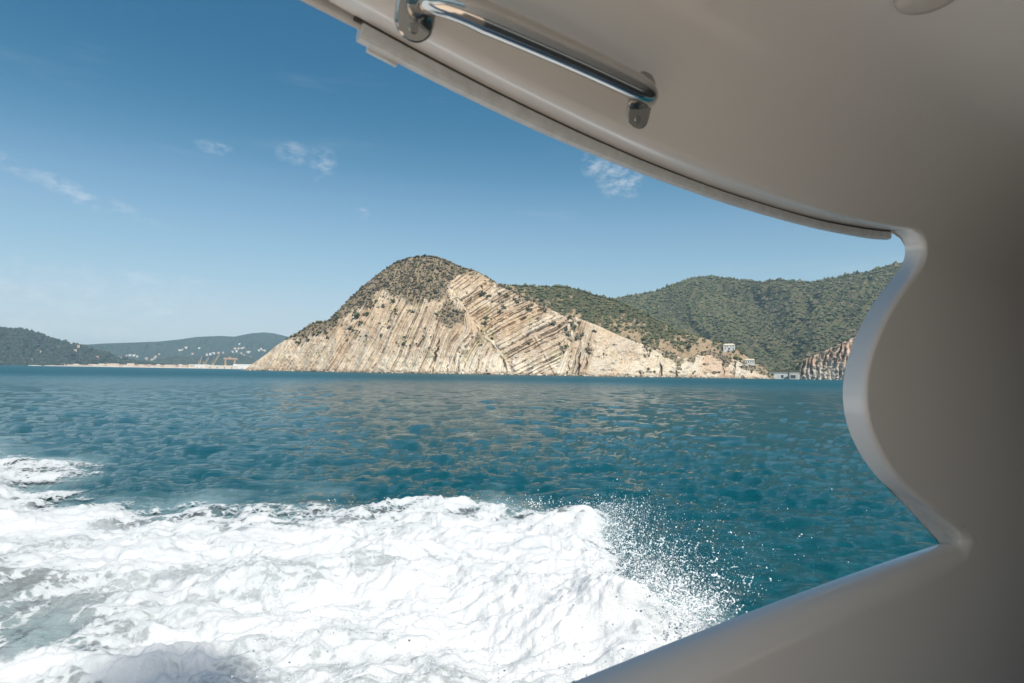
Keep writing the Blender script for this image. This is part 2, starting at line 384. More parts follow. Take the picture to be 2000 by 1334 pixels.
def poly_sd(x, y, poly):
    p = np.array(poly, float); best = np.full(x.shape, 1e12); inside = np.zeros(x.shape, bool)
    for i in range(len(p)):
        a, b = p[i], p[(i + 1) % len(p)]; e = b - a
        t = np.clip(((x - a[0]) * e[0] + (y - a[1]) * e[1]) / (e @ e), 0, 1)
        best = np.minimum(best, (x - a[0] - t * e[0]) ** 2 + (y - a[1] - t * e[1]) ** 2)
        c = ((a[1] > y) != (b[1] > y)) & (x < (b[0] - a[0]) * (y - a[1]) / (b[1] - a[1] + 1e-12) + a[0])
        inside ^= c
    return np.where(inside, 1, -1) * np.sqrt(best)

def build_sea():
    az = np.radians(np.linspace(-44, 44, 540)); d = sea_rows(3.0, 9000, 1.0, 0.016)
    A, Dm = np.meshgrid(az, d); X, Y = np.sin(A) * Dm, np.cos(A) * Dm
    cell = np.maximum(np.gradient(d)[:, None] + 0 * A, Dm * (az[1] - az[0])) * 0.42
    Z = wave_height(X, Y, Dm, cell) * (1 - smooth01(900, 3000, Dm))
    px, py = project(np.stack([X, Y, 0 * X], -1).reshape(-1, 3)); sd = poly_sd(px, py, FOAM_POLY).reshape(X.shape)
    wob = 40 * fbm(X * 0.7, Y * 0.7, 3, 401)
    air = np.where(Dm < 40, smooth01(-45, 40, sd + wob), 0) * 0.8
    V = np.stack([X, Y, Z], -1); nr, nc = X.shape
    me = mesh_np('sea', V.reshape(-1, 3), grid_faces(nr, nc), attrs={'air': air.ravel(), 'chop': (0.04 + 0.35 * smooth01(18, 240, Dm)).ravel()})
    # the rest of the sea all round, coarser
    az2 = np.radians(np.linspace(44, 316, 90)); d2 = np.geomspace(3.0, 9000, 60)
    A2, D2 = np.meshgrid(az2, d2); V2 = np.stack([np.sin(A2) * D2, np.cos(A2) * D2, 0 * A2], -1)
    core_az = np.radians(np.linspace(0, 360, 49)); A3, D3 = np.meshgrid(core_az, np.array([0.01, 3.02])); V3 = np.stack([np.sin(A3) * D3, np.cos(A3) * D3, 0 * A3 - 0.004], -1)
    bm = bmesh.new(); bm.from_mesh(me)
    for Vx in (V2, V3):
        t = bpy.data.meshes.new('t'); n1, n2 = Vx.shape[:2]
        t.from_pydata(Vx.reshape(-1, 3).tolist(), [], grid_faces(n1, n2).tolist()); bm.from_mesh(t); bpy.data.meshes.remove(t)
    bm.to_mesh(me); bm.free()
    for p_ in (me.polygons,): p_.foreach_set('use_smooth', np.ones(len(me.polygons), bool))
    o = link('sea', me, M['water']); tag(o, 'teal blue sea with small wind ripples', 'sea', kind='structure')
build_sea()

# ---- headland with tilted rock beds
HEAD_SIL = [(470, 728), (486, 716), (500, 706), (520, 692), (540, 675), (560, 662), (590, 646), (606, 634), (620, 629), (640, 629), (652, 616), (680, 588), (710, 560), (740, 536), (770, 515), (800, 503), (830, 500),
    (850, 501), (880, 513), (905, 524), (930, 530), (950, 540), (970, 553), (1012, 574), (1057, 595), (1096, 615), (1125, 620), (1165, 635), (1215, 658), (1251, 671), (1282, 682), (1310, 691), (1335, 701), (1352, 697),
    (1372, 688), (1388, 686), (1410, 695), (1432, 702), (1450, 710), (1470, 716), (1488, 721), (1497, 733), (1506, 741)]
HEAD_DB = [(300, 1010), (470, 940), (620, 860), (760, 790), (900, 760), (1100, 765), (1300, 850), (1400, 930), (1510, 1000), (1600, 1040)]
SHADE_KEY = None
def build_headland():
    NC, NR = 1000, 285
    P, T, az, ztop = terrain(HEAD_SIL, 470, 1506, NC, NR, HEAD_DB, 0.85, prof=1.12, back=0.5)
    px, py = project(P.reshape(-1, 3)); U = px.reshape(T.shape); V = py.reshape(T.shape)
    front = (T < 1) | True
    wobx = 6 * fbm(U / 70, V / 70, 4, 21, .45); U1 = U + wobx; hgt = (722 + 0.0167 * (U - 800) + 8) - V     # px above the foot
    # --- structural zones
    fault = 865 + (V - 544) * (135 / 179.0) + 9 * fbm(U / 34, V / 34, 4, 5, .6)
    inB = smooth01(-3, 3, U - fault)
    zoneC = smooth01(1078, 1092, U1 + hgt * -0.25) ; zoneD = smooth01(1140, 1160, U1 - hgt * 0.12)
    cA = interp([(480, .62), (600, .64), (720, .60), (800, .50), (880, .38), (1000, .35)], U)
    qA = U1 - hgt * cA
    fold = smooth01(862, 905, U1) * (1 - inB) * smooth01(110, 70, hgt)
    qF = U1 - (0.08 * hgt + 0.0052 * hgt ** 2)
    qA = qA * (1 - fold) + qF * fold
    qB = V + interp([(860, .62), (1000, .60), (1100, .85)], U) * U1 * 0.0 + 0.62 * U1 + 6 * np.sin(U / 47.0)
    qC = U1 - hgt * 0.36
    q = qA * (1 - inB) + qB * 0.92 * inB; q = np.where(zoneC > 0.5, qC, q)
    def beds(qq):
        return (0.9 * step1(qq / 11.0, 31, .22) + 0.75 * step1(qq / 5.3, 32, .25) + 0.45 * step1(qq / 2.7, 33, .35) + 0.5 * vn2(qq / 30.0, 0 * qq, 34))
    strength = np.clip(0.80 + 0.75 * fbm(U / 32, V / 32, 4, 40, .6), 0.15, 1.4) * (1 - 0.80 * zoneD)
    strength *= (0.75 + 0.25 * smooth01(640, 760, U))
    b = beds(q)
    def joints(qq, per, seed, wid):
        i = np.floor(qq / per); f = qq / per - i; i = i.astype(np.int64); z0 = np.zeros_like(i)
        dp = np.clip(_h(i, z0, z0, seed) * 0.9 + 0.25, 0, 1); c = 0.5 + 0.3 * _h(i, z0, z0, seed + 1)
        return dp * smooth01(wid / per, 0.25 * wid / per, np.abs(f - c))
    brk = smooth01(-0.42, 0.12, fbm(U / 11, V / 11, 4, 44, .6))
    jn = np.maximum(joints(q, 9.0, 71, 1.9), 0.7 * joints(q, 5.0, 73, 1.3)) * brk * (1 - 0.75 * zoneD) * (0.7 + 0.3 * smooth01(600, 760, U))
    nf = smooth01(1.5, 4.5, np.abs(U - fault)); jn = jn * nf
    qb = (q + 4 * fbm(U / 40, V / 40, 2, 46)) / 19.0; ib = np.floor(qb); fb = qb - ib; ib = ib.astype(np.int64); zb = np.zeros_like(ib); wdt = 0.55 + 0.25 * _h(ib, zb, zb, 47)
    ribs = np.where(fb < wdt, np.sin(np.pi * np.clip(fb / wdt, 0, 1)) ** 0.6, 0) * np.clip(0.7 + 0.5 * _h(ib, zb, zb, 48), 0.15, 1.1) * (1 - zoneD) * smooth01(150, 95, hgt) * smooth01(540, 680, U) * np.clip(0.8 + 0.8 * fbm(U / 26, V / 26, 3, 49), 0, 1.2)
    ribs = np.where(zoneC > 0.5, 0.6 * ribs, ribs); ribs = ribs * (1 - 0.55 * inB)
    disp = (2.4 * b * strength) * nf - 3.6 * jn + 5.0 * ribs * nf
    # rough rock
    lump = fbm(U / 26, V / 26, 4, 51, 0.55); fine = fbm(U / 7, V / 7, 3, 52, 0.6)
    disp += 3.2 * lump * (1 + 0.8 * zoneD) + 1.0 * fine * (1 + 0.9 * zoneD)
    gul = fbm(U1 / 34 - hgt * 0.012, hgt / 160, 3, 53, ridge=True); disp += 4.6 * gul * (1 - 0.3 * zoneD)
    g2 = fbm(U1 / 17 - hgt * 0.02, hgt / 70, 3, 54, ridge=True); disp += 2.0 * g2
    # crevices: (bottom x, top x, bottom height, top height, half width, depth)
    crack = np.zeros_like(U)
    for (xb, xt, hb, ht, w, dep) in [(1128, 1134, 0, 42, 3.4, 11), (1141, 1147, 14, 34, 2.4, 7), (1290, 1290, 0, 26, 3.6, 10), (1322, 1318, 0, 14, 3, 6),
            (843, 858, 4, 66, 3.2, 8), (818, 826, 52, 70, 4.0, 8), (1430, 1438, 0, 34, 2.4, 6), (1415, 1413, 6, 26, 1.4, 4), (893, 896, 0, 26, 1.6, 5), (884, 888, 0, 30, 1.6, 4),
            (872, 878, 0, 30, 1.6, 4), (905, 907, 0, 22, 1.4, 3), (930, 934, 0, 30, 1.8, 5), (1108, 1113, 0, 30, 1.6, 5), (1118, 1124, 0, 36, 1.8, 6)]:
        tt = np.clip((hgt - hb) / (ht - hb), 0, 1); cx = xb + (xt - xb) * tt + 2.2 * vn2(hgt / 7, 0 * hgt + xb, 61)
        ww = w * (1 - 0.6 * tt)
        c = smooth01(1.25, 0.5, np.abs(U - cx) / ww) * smooth01(hb - 3, hb + 1, hgt) * smooth01(ht + 6, ht - 4, hgt)
        disp -= dep * c; crack = np.maximum(crack, c)
    # two small fault gullies
    fl = smooth01(5, 0, np.abs(U - fault)) * smooth01(545, 560, V) * smooth01(-.3, .2, fbm(U / 20, V / 20, 3, 45)); disp += 0.6 * fl
    f2 = 1046 + (V - 660) * (30 / 55.0); disp += 1.6 * smooth01(3.5, 0, np.abs(U - f2)) * smooth01(650, 662, V)
    # vegetation mask: the dark cap and the left shoulder
    capline = interp([(470, 640), (560, 664), (600, 650), (640, 640), (655, 628), (690, 604), (720, 590), (745, 560), (760, 572), (800, 586), (830, 580), (868, 574), (882, 545), (900, 528), (940, 534), (960, 546), (1000, 570), (1040, 590)], U)
    veg = smooth01(9, -9, V - capline - 5 + 14 * fbm(U / 20, V / 16, 3, 63))
    veg2 = smooth01(1.0, 0.45, np.hypot((U - 880) / 34, (V - 622) / 24) + 0.35 * fbm(U / 12, V / 12, 2, 64)) + smooth01(1.0, 0.5, np.hypot((U - 878) / 12, (V - 598) / 16))
    veg3 = smooth01(-0.05, 0.25, fbm(U / 13, V / 8, 3, 65) - 0.25 + 0.5 * smooth01(16, 2, V - np.interp(U, [x for x, _ in HEAD_SIL], [y for _, y in HEAD_SIL]))) * smooth01(1180, 1330, U) * (hgt > 9)
    veg4 = smooth01(0.10, 0.35, fbm(U / 10, V / 12, 3, 66)) * smooth01(1085, 1100, U) * smooth01(1150, 1125, U) * smooth01(30, 60, hgt) * 0.8
    veg = np.clip(np.maximum(np.maximum(veg, veg2), np.maximum(veg3, veg4)), 0, 1)
    top_t = smooth01(1.0, 0.93, T)      # keep the skyline where it is
    disp = disp * (0.25 + 0.75 * top_t) * smooth01(0.0, 0.02, T) * (1 - 0.55 * veg)
    disp *= np.minimum(1, ztop[None] / 25.0)
    # push along the outward horizontal normal, a little upward
    out = -np.stack([az[:, 0], az[:, 1]], -1)
    P = P.copy(); P[..., 0] += out[None, :, 0] * disp; P[..., 1] += out[None, :, 1] * disp; P[..., 2] += 0.25 * disp * T
    # ---- bed colours; recessed beds also browned in place of shading the frontal sun lacks
    cream = np.array((0.56, 0.455, 0.335)); pale = np.array((0.66, 0.595, 0.485)); tan = np.array((0.50, 0.345, 0.205)); brown = np.array((0.34, 0.255, 0.18)); grey = np.array((0.52, 0.47, 0.40))
    s1 = step1(q / 11.0, 31, .22)[..., None]; s2 = step1(q / 5.3, 32, .25)[..., None]; s3 = step1(q / 2.7, 33, .35)[..., None]
    colr = cream + 0 * P
    bst = np.clip(strength, 0, 1)[..., None]; bl = np.clip(0.55 + 0.6 * s1 + 0.55 * s2, 0, 1); bl = 1 - (1 - bl) * bst * (0.35 + 0.65 * brk[..., None]); colr = colr * (1 - 0.8 * (1 - bl)) + brown * 0.8 * (1 - bl)
    rv = (1 - np.clip(ribs * 1.6, 0, 1))[..., None] * (smooth01(540, 680, U) * (1 - zoneD) * smooth01(150, 95, hgt) * nf)[..., None] * 0.42; colr = colr * (1 - rv) + np.array((0.40, 0.30, 0.22)) * rv
    sp = smooth01(0.22, 0.5, fbm(U / 5.0, V / 6.5, 4, 87, .65))[..., None] * 0.28; colr = colr * (1 - sp) + brown * 0.75 * sp
    wh = smooth01(0.15, 0.5, fbm(U / 9 + 30, V / 7, 4, 88, .65))[..., None] * 0.5; colr = colr * (1 - wh) + pale * 1.05 * wh
    fpl = fl[..., None] * 0.45; colr = colr * (1 - fpl) + pale * fpl
    jd = jn[..., None] * 0.55; colr = colr * (1 - jd) + brown * 0.8 * jd
    k = np.clip(0.5 * s2 + 0.6 * s3, 0, 1) * bst; colr = colr * (1 - k) + pale * k
    low = (smooth01(62, 8, hgt + 26 * fbm(U / 40, V / 40, 3, 80)) * smooth01(560, 800, U) * (1 - 0.35 * zoneD))[..., None]; colr = colr * (1 - 0.8 * low) + pale * 1.05 * 0.8 * low
    tz = np.clip(smooth01(-0.05, 0.5, fbm(U / 55, V / 45, 3, 81)) * 0.75 + smooth01(60, 110, hgt) * 0.25, 0, 1)[..., None]; colr = colr * (1 - 0.5 * tz) + tan * 0.5 * tz
    bs = (smooth01(0.05, 0.35, fbm(U / 38 + 7, V / 30, 3, 82)) * inB * (1 - zoneD) * smooth01(120, 60, hgt))[..., None]; colr = colr * (1 - 0.6 * bs) + brown * 1.15 * 0.6 * bs
    vn = (zoneD * smooth01(0.72, 0.95, fbm(U / 22, V / 26, 4, 89, .55, ridge=True)))[..., None] * 0.5; colr = colr * (1 - vn) + brown * 0.8 * vn
    gz = (zoneD * smooth01(-0.1, 0.4, fbm(U / 45, V / 30, 3, 83)))[..., None]; colr = colr * (1 - 0.45 * gz) + grey * 0.45 * gz
    og = (smooth01(1330, 1365, U) * smooth01(1460, 1410, U) * smooth01(0, .4, fbm(U / 20, V / 18, 3, 84) + 0.2))[..., None]; colr = colr * (1 - .6 * og) + np.array((0.47, 0.30, 0.19)) * .6 * og
    wet = smooth01(9.5, 3, hgt + 2.5 * fbm(U / 6, V / 6, 2, 85))[..., None]; colr = colr * (1 - 0.62 * wet) + np.array((0.26, 0.185, 0.13)) * 0.62 * wet
    lich = (smooth01(0.25, 0.6, fbm(U / 24 + 3, V / 24, 3, 86)) * smooth01(10, 40, hgt))[..., None] * 0.28; colr = colr * (1 - lich) + np.array((0.40, 0.36, 0.16)) * lich
    sv = veg[..., None]; colr = colr * (1 - 0.85 * sv) + np.array((0.20, 0.155, 0.10)) * 0.85 * sv
    colr = np.clip(colr * np.array((1.11, 1.115, 1.125)), 0.02, 0.80)
    nr, nc = T.shape
    me = mesh_np('headland', P.reshape(-1, 3), grid_faces(nr, nc), smooth=False, cols={'rock': colr.reshape(-1, 3)})
    o = link('headland', me, M['rock']); tag(o, 'pale rocky headland with tilted rock beds', 'headland', kind='structure')
    return P, T, U, V, veg, hgt
HP, HT, HU, HV, HVEG, HH = build_headland()
HB = bvh_of(HP)

def scatter(P, prob, n, seed):
    r = np.random.default_rng(seed); w = prob.ravel().astype(float).copy()
    # weight by true cell area so that cover is even on the ground
    a = np.linalg.norm(np.cross(np.gradient(P, axis=0), np.gradient(P, axis=1)), axis=-1).ravel(); w *= a
    idx = r.choice(len(w), n, p=w / w.sum()); Q = P.reshape(-1, 3)[idx].copy()
    Q[:, :2] += r.normal(0, 0.6, (n, 2)); return Q, idx
def stuff(name, label, cat, V, F, C, mat='leaf', smooth=False):
    me = mesh_np(name, V, F, smooth, cols={'tone': C}); o = link(name, me, M[mat]); tag(o, label, cat, kind='stuff'); return o

Q, idx = scatter(HP, np.clip(HVEG - 0.15, 0, 1) * (HT > 0.02) * (1 + 0.0 * HT), 7500, 101)
sz = RNG.lognormal(0.15, 0.38, len(Q)) * 0.95; Q[:, 2] += sz * 0.25
uu, vv = HU.ravel()[idx], HV.ravel()[idx]; patch = (1.0 + 0.75 * fbm(uu / 24, vv / 18, 3, 103))[:, None] * np.array((1.0, 1.0, 0.95))
stuff('headland_scrub', 'dark olive scrub capping the rocky headland', 'scrub', *clumps(Q, sz * (0.8 + 0.4 * RNG.random(len(Q))), tones(len(Q), OLIVE) * np.clip(patch, 0.45, 1.6), ICO1, 0.75, 0.4, 102))

Q2, idx2 = scatter(HP, np.clip(smooth01(0.12, 0.42, fbm(HU / 16, HV / 16, 3, 104)) * smooth01(22, 50, HH) * (1 - HVEG) * (HT < 0.98) * (HU > 560), 0, 1), 650, 105)
s2 = RNG.lognormal(-0.25, 0.4, len(Q2)); stuff('cliff_tussocks', 'small tufts and low bushes dotted over the bare rock face', 'tussocks', *clumps(Q2, s2, tones(len(Q2), OLIVE[:4] + GREEN[:2], 106) * 0.85, ICO1, 0.8, 0.4, 107))
# single shrubs that stand alone on the bare face
SHRUBS = [(818, 563, 6), (942, 577, 8), (955, 580, 7), (758, 560, 4), (768, 588, 6), (725, 600, 8), (715, 615, 7), (697, 618, 9), (704, 632, 7), (735, 590, 5), (685, 642, 6), (702, 650, 5), (748, 600, 5), (660, 622, 6), (772, 606, 4), (760, 640, 5),
    (1004, 586, 5), (976, 609, 5), (1031, 606, 6), (985, 601, 5), (949, 622, 6), (945, 634, 6), (940, 648, 5), (1010, 592, 5), (1079, 634, 7), (1112, 622, 7), (1116, 634, 6), (1130, 632, 6), (1106, 646, 6), (1094, 638, 5), (1108, 655, 5), (1137, 655, 6), (1160, 648, 5),
    (1124, 664, 6), (1147, 684, 6), (1150, 692, 4), (1092, 672, 5), (1032, 672, 5), (961, 662, 5), (1105, 678, 5), (1100, 688, 4), (1120, 644, 5), (940, 560, 4), (975, 575, 5), (990, 580, 6), (1040, 598, 5), (1065, 608, 5), (626, 650, 5), (640, 660, 4), (790, 660, 4), (745, 655, 4), (806, 610, 4), (853, 615, 5), (600, 665, 5), (583, 672, 5), (962, 590, 4)]
for i, (px, py, s) in enumerate(SHRUBS):
    h = hit(HB, px, py)
    if h is None: continue
    size = s * 0.66 * h.length / FOC; r = np.random.default_rng(900 + i)
    n = 14; off = r.normal(0, 1, (n, 3)) * np.array((0.55, 0.55, 0.42)) * size
    pos = np.array(h)[None] + off + np.array((0, 0, size * 0.45)); ss = size * r.uniform(0.35, 0.62, n)
    Vv, Ff, Cc = clumps(pos, ss, tones(n, OLIVE[:4] + GREEN[:3], 300 + i), ICO1, 0.85, 0.4, 500 + i)
    e = empty('cliff_shrub', h)
    tag(e, 'small dark rounded shrub growing alone on the bare rock face of the headland', 'shrub', 'single shrubs on the cliff face')
    me = mesh_np('crown', Vv, Ff, False, cols={'tone': Cc}); link('crown', me, M['leaf'], e)
    bm = bmesh.new(); mt = Matrix.Translation(Vector(h) + Vector((0, 0, size * 0.1))); bmesh.ops.create_cone(bm, segments=6, radius1=size * 0.12, radius2=size * 0.06, depth=size * 1.1, matrix=mt)
    me = bpy.data.meshes.new('stem'); bm.to_mesh(me); bm.free(); link('stem', me, M['teak'], e)

# boulders along the waterline
n = 1500; xs = RNG.uniform(486, 1500, n); d = rays(xs, np.full(n, 738.0)); az = d[:, :2] / np.hypot(d[:, 0], d[:, 1])[:, None]; Dd = softinterp(HEAD_DB, xs) - 2 + RNG.normal(0, 3.2, n)
pos = np.stack([az[:, 0] * Dd, az[:, 1] * Dd, RNG.uniform(-0.3, 1.0, n)], -1); ss = RNG.lognormal(0.15, 0.5, n)
pal = [(0.46, 0.40, 0.32), (0.30, 0.23, 0.17), (0.60, 0.55, 0.47), (0.22, 0.17, 0.13)]
stuff('shore_boulders', 'boulders along the foot of the rocky headland', 'boulders', *clumps(pos, ss, tones(n, pal, 8), ICO1, 0.6, 0.35, 9))

# ---- wooded ridge just behind the headland
RIDGE_SIL = [(930, 560), (985, 557), (1020, 559), (1060, 560), (1100, 560), (1125, 565), (1150, 574), (1180, 582), (1205, 588), (1240, 604), (1262, 615), (1300, 634), (1340, 652), (1365, 657), (1395, 667), (1435, 675), (1455, 694), (1475, 708), (1490, 717), (1508, 733), (1515, 742)]
RIDGE_DB = [(930, 1010), (1200, 1000), (1300, 990), (1400, 1000), (1515, 1030)]
P, T, az, ztop = terrain(RIDGE_SIL, 930, 1515, 300, 110, RIDGE_DB, 1.3, back=0.6)
px, py = project(P.reshape(-1, 3)); U = px.reshape(T.shape); V = py.reshape(T.shape)
disp = (9 * fbm(U / 60, V / 70, 4, 111) + 7 * fbm(U / 30 + V / 50, V / 120, 3, 112, ridge=True)) * smooth01(1.0, 0.9, T) * np.minimum(1, ztop[None] / 50)
P[..., 0] -= az[None, :, 0] * disp; P[..., 1] -= az[None, :, 1] * disp; P[..., 2] += 0.2 * disp * T
rockm = smooth01(0.05, 0.42, 0.6 * fbm(U / 26, V / 20, 4, 113) + 0.65 * fbm(U / 6, V / 5, 3, 117) + 0.55 * smooth01(60, 10, np.abs(V - (600 + (U - 1080) * 0.30) - 22)) - 0.30 + 0.45 * smooth01(1280, 1400, U))
base = np.array((0.10, 0.098, 0.052)); rk = np.array((0.40, 0.29, 0.185))
cr = base + (rk - base) * (rockm * 0.9)[..., None]
me = mesh_np('wooded_ridge', P.reshape(-1, 3), grid_faces(*T.shape), False, cols={'rock': cr.reshape(-1, 3)})
tag(link('wooded_ridge', me, M['rock']), 'green ridge rising just behind the headland', 'hill', kind='structure')
RP, RB = P, bvh_of(P)
Q, idx = scatter(P, np.clip(1 - 0.8 * rockm, 0.10, 1) * (T > 0.1), 12500, 114); sz = RNG.lognormal(0.55, 0.40, len(Q)); Q[:, 2] += sz * 0.3
tn = tones(len(Q), GREEN, 115); stuff('ridge_woodland', 'green scrub and low trees covering the ridge behind the headland', 'woodland', *clumps(Q, sz, tn, OCT, 0.95, 0.38, 116))

# ---- high hills behind the cove
HILL_SIL = [(1120, 600), (1180, 586), (1204, 584), (1240, 576), (1280, 570), (1310, 558), (1350, 545), (1387, 540), (1420, 544), (1440, 547), (1465, 548), (1487, 554), (1505, 549), (1521, 547), (1550, 551), (1590, 552), (1620, 546), (1660, 537), (1700, 530), (1740, 519), (1765, 514), (1850, 500), (2000, 470), (2150, 480)]
HILL_DB = [(1120, 1700), (1400, 1500), (1540, 1420), (1700, 1400), (2150, 1300)]
P, T, az, ztop = terrain(HILL_SIL, 1120, 1960, 400, 150, HILL_DB, 2.1, back=0.7)
px, py = project(P.reshape(-1, 3)); U = px.reshape(T.shape); V = py.reshape(T.shape)
vl = interp([(540, 1478), (580, 1482), (620, 1500), (660, 1522), (720, 1548), (760, 1560)], V)
disp = -85 * np.exp(-((U - vl) / 46) ** 2) * smooth01(0, .25, T) * smooth01(1.0, 0.75, T)
v2 = interp([(560, 1590), (620, 1570), (690, 1545)], V); disp -= 35 * np.exp(-((U - v2) / 20) ** 2) * smooth01(1.0, 0.8, T)
v3 = interp([(545, 1270), (600, 1300), (660, 1370), (700, 1440)], V); disp -= 38 * np.exp(-((U - v3) / 24) ** 2) * smooth01(1.0, 0.8, T)
v4 = interp([(545, 1405), (600, 1425), (660, 1470), (700, 1510)], V); disp -= 40 * np.exp(-((U - v4) / 16) ** 2) * smooth01(1.0, 0.85, T)
disp += (30 * fbm(U / 70, V / 80, 4, 121) + 30 * fbm(U / 45 + V / 60, V / 160, 4, 122, ridge=True)) * smooth01(1.0, 0.88, T)
P[..., 0] -= az[None, :, 0] * disp; P[..., 1] -= az[None, :, 1] * disp; P[..., 2] += 0.12 * disp * T
me = mesh_np('hills', P.reshape(-1, 3), grid_faces(*T.shape), True)
tag(link('hills', me, M['hill']), 'high wooded hills rising behind the cove', 'hills', kind='structure')
HLB = bvh_of(P)
Q, idx = scatter(P, (T > 0.01) * (U < 1800) * (0.6 + 0.4 * smooth01(-.2, .3, fbm(U / 30, V / 30, 3, 125))), 20000, 124); sz = RNG.lognormal(1.22, 0.38, len(Q)); Q[:, 2] += sz * 0.35
mixu = smooth01(1520, 1380, U.ravel()[idx] + 25 * fbm(U.ravel()[idx] / 40, V.ravel()[idx] / 40, 2, 126))[:, None]
tn = tones(len(Q), DARK, 127) * 1.12 * (1 - mixu) + tones(len(Q), GREEN, 128) * mixu * 1.02
stuff('hill_woodland', 'dark green woodland covering the high hills', 'woodland', *clumps(Q, sz, tn, OCT, 0.95, 0.35, 129))

# ---- ribbed cliff at the right of the cove
RC_SIL = [(1535, 738), (1542, 720), (1552, 711), (1566, 703), (1585, 696), (1605, 688), (1625, 678), (1645, 668), (1665, 660), (1700, 646), (1760, 630), (1860, 610)]
P, T, az, ztop = terrain(RC_SIL, 1535, 1860, 420, 120, [(1535, 1180), (1600, 1120), (1860, 1060)], 0.7, back=0.8)
px, py = project(P.reshape(-1, 3)); U = px.reshape(T.shape); V = py.reshape(T.shape); hg = 741 - V
q = (U - 0.18 * hg + 13.0 * fbm(U / 34, V / 60, 4, 131, .6) + 3.0 * fbm(U / 8, V / 9, 3, 130)) / 11.0
rib = 1 - 2 * np.abs(q - np.floor(q) - 0.5); rib = smooth01(0.15, 0.85, rib)
disp = (9 * rib * np.clip(0.6 + 1.1 * fbm(U / 16, V / 20, 3, 140), 0.05, 1.3) * smooth01(0.0, 0.25, T) + 3.5 * fbm(U / 9, V / 9, 4, 132) + 3 * smooth01(20, 0, hg) * fbm(U / 5, V / 5, 3, 133)) * np.minimum(1, ztop[None] / 20) * smooth01(1.0, 0.93, T)
P[..., 0] -= az[None, :, 0] * disp; P[..., 1] -= az[None, :, 1] * disp; P[..., 2] += 0.2 * disp * T
pinkr, greyr, grn = np.array((0.56, 0.40, 0.30)), np.array((0.54, 0.48, 0.41)), np.array((0.055, 0.068, 0.035))
f = smooth01(45, 10, hg + 10 * fbm(U / 14, V / 14, 2, 134))[..., None]; cr = pinkr * (1 - f) + greyr * f
g = (smooth01(0.55, 0.15, rib + 0.4 * fbm(U / 8, V / 10, 2, 135)) * smooth01(5, 14, hg) * (0.6 + 0.4 * smooth01(1640, 1560, U)))[..., None]; cr = cr * (1 - 0.6 * g) + grn * 0.6 * g
g2 = (smooth01(1572, 1550, U + 8 * fbm(V / 8, U / 8, 2, 136)) * smooth01(4, 9, hg))[..., None]; cr = cr * (1 - 0.9 * g2) + grn * 0.9 * g2
me = mesh_np('ribbed_cliff', P.reshape(-1, 3), grid_faces(*T.shape), False, cols={'rock': cr.reshape(-1, 3)})
tag(link('ribbed_cliff', me, M['rock']), 'reddish ribbed cliff at the right side of the cove', 'cliff', kind='structure')
Q, idx = scatter(P, (g[..., 0] + g2[..., 0] * 2 > 0.5) * (T > 0.08) * (U < 1700) + 0.3 * (T > 0.97), 900, 137); sz = RNG.lognormal(0.5, 0.3, len(Q))
stuff('cliff_scrub', 'dark scrub in the gullies of the ribbed cliff', 'scrub', *clumps(Q, sz, tones(len(Q), DARK[:3] + GREEN[:2], 138), ICO1, 0.9, 0.35, 139))

# ---- far shore to the left
def far_hill(name, label, sil, x0, x1, db, k, nc, nr, amp, seed, mat='far'):
    P, T, az, ztop = terrain(sil, x0, x1, nc, nr, db, k, back=0.6)
    px, py = project(P.reshape(-1, 3)); U = px.reshape(T.shape); V = py.reshape(T.shape)
    disp = amp * (fbm(U / 40, V / 30, 4, seed) + 0.9 * fbm(U / 26 + V / 40, V / 90, 4, seed + 1, ridge=True)) * smooth01(1.0, 0.85, T) * np.minimum(1, ztop[None] / 80)
    P[..., 0] -= az[None, :, 0] * disp; P[..., 1] -= az[None, :, 1] * disp; P[..., 2] += 0.1 * disp * T
    me = mesh_np(name, P.reshape(-1, 3), grid_faces(*T.shape), True); tag(link(name, me, M[mat]), label, 'hill', kind='structure')
    return P, T, U, V, bvh_of(P)
LP, LT, LU, LV, LB = far_hill('coastal_hill', 'dark green coastal hill at the far left shore', [(-420, 650), (-200, 640), (-100, 637), (-40, 638), (0, 641), (40, 643), (60, 646), (90, 656), (120, 667), (140, 671), (170, 677), (200, 688), (230, 698), (270, 706), (330, 713)], -420, 330, [(-420, 3300), (330, 3700)], 2.2, 320, 70, 60, 141)
Q, idx = scatter(LP, (LT > 0.04) * (LU > -60), 3800, 143); sz = RNG.lognormal(1.75, 0.3, len(Q)); Q[:, 2] += sz * 0.2
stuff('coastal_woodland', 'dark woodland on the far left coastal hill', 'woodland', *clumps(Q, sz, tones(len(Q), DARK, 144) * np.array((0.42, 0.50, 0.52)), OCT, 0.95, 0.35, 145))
BP, BT, BU, BV, BB = far_hill('distant_hills', 'hazy blue hills beyond the far shore', [(60, 676), (130, 671), (170, 673), (200, 671), (260, 669), (310, 667), (350, 663), (385, 658), (430, 656), (458, 657.5), (475, 654), (490, 651), (515, 649), (535, 651), (560, 657), (610, 668), (700, 690)], 60, 700, [(60, 5600), (700, 5200)], 2.6, 300, 70, 130, 151)
KP, KT, KU, KV, KB = far_hill('low_knoll', 'low dark wooded knolls behind the shipyard', [(270, 712), (290, 705), (320, 700), (345, 695), (370, 697), (395, 705), (410, 703), (435, 694), (460, 690), (480, 695), (510, 704), (540, 716)], 270, 540, [(270, 4100), (540, 4000)], 1.6, 160, 40, 20, 161)
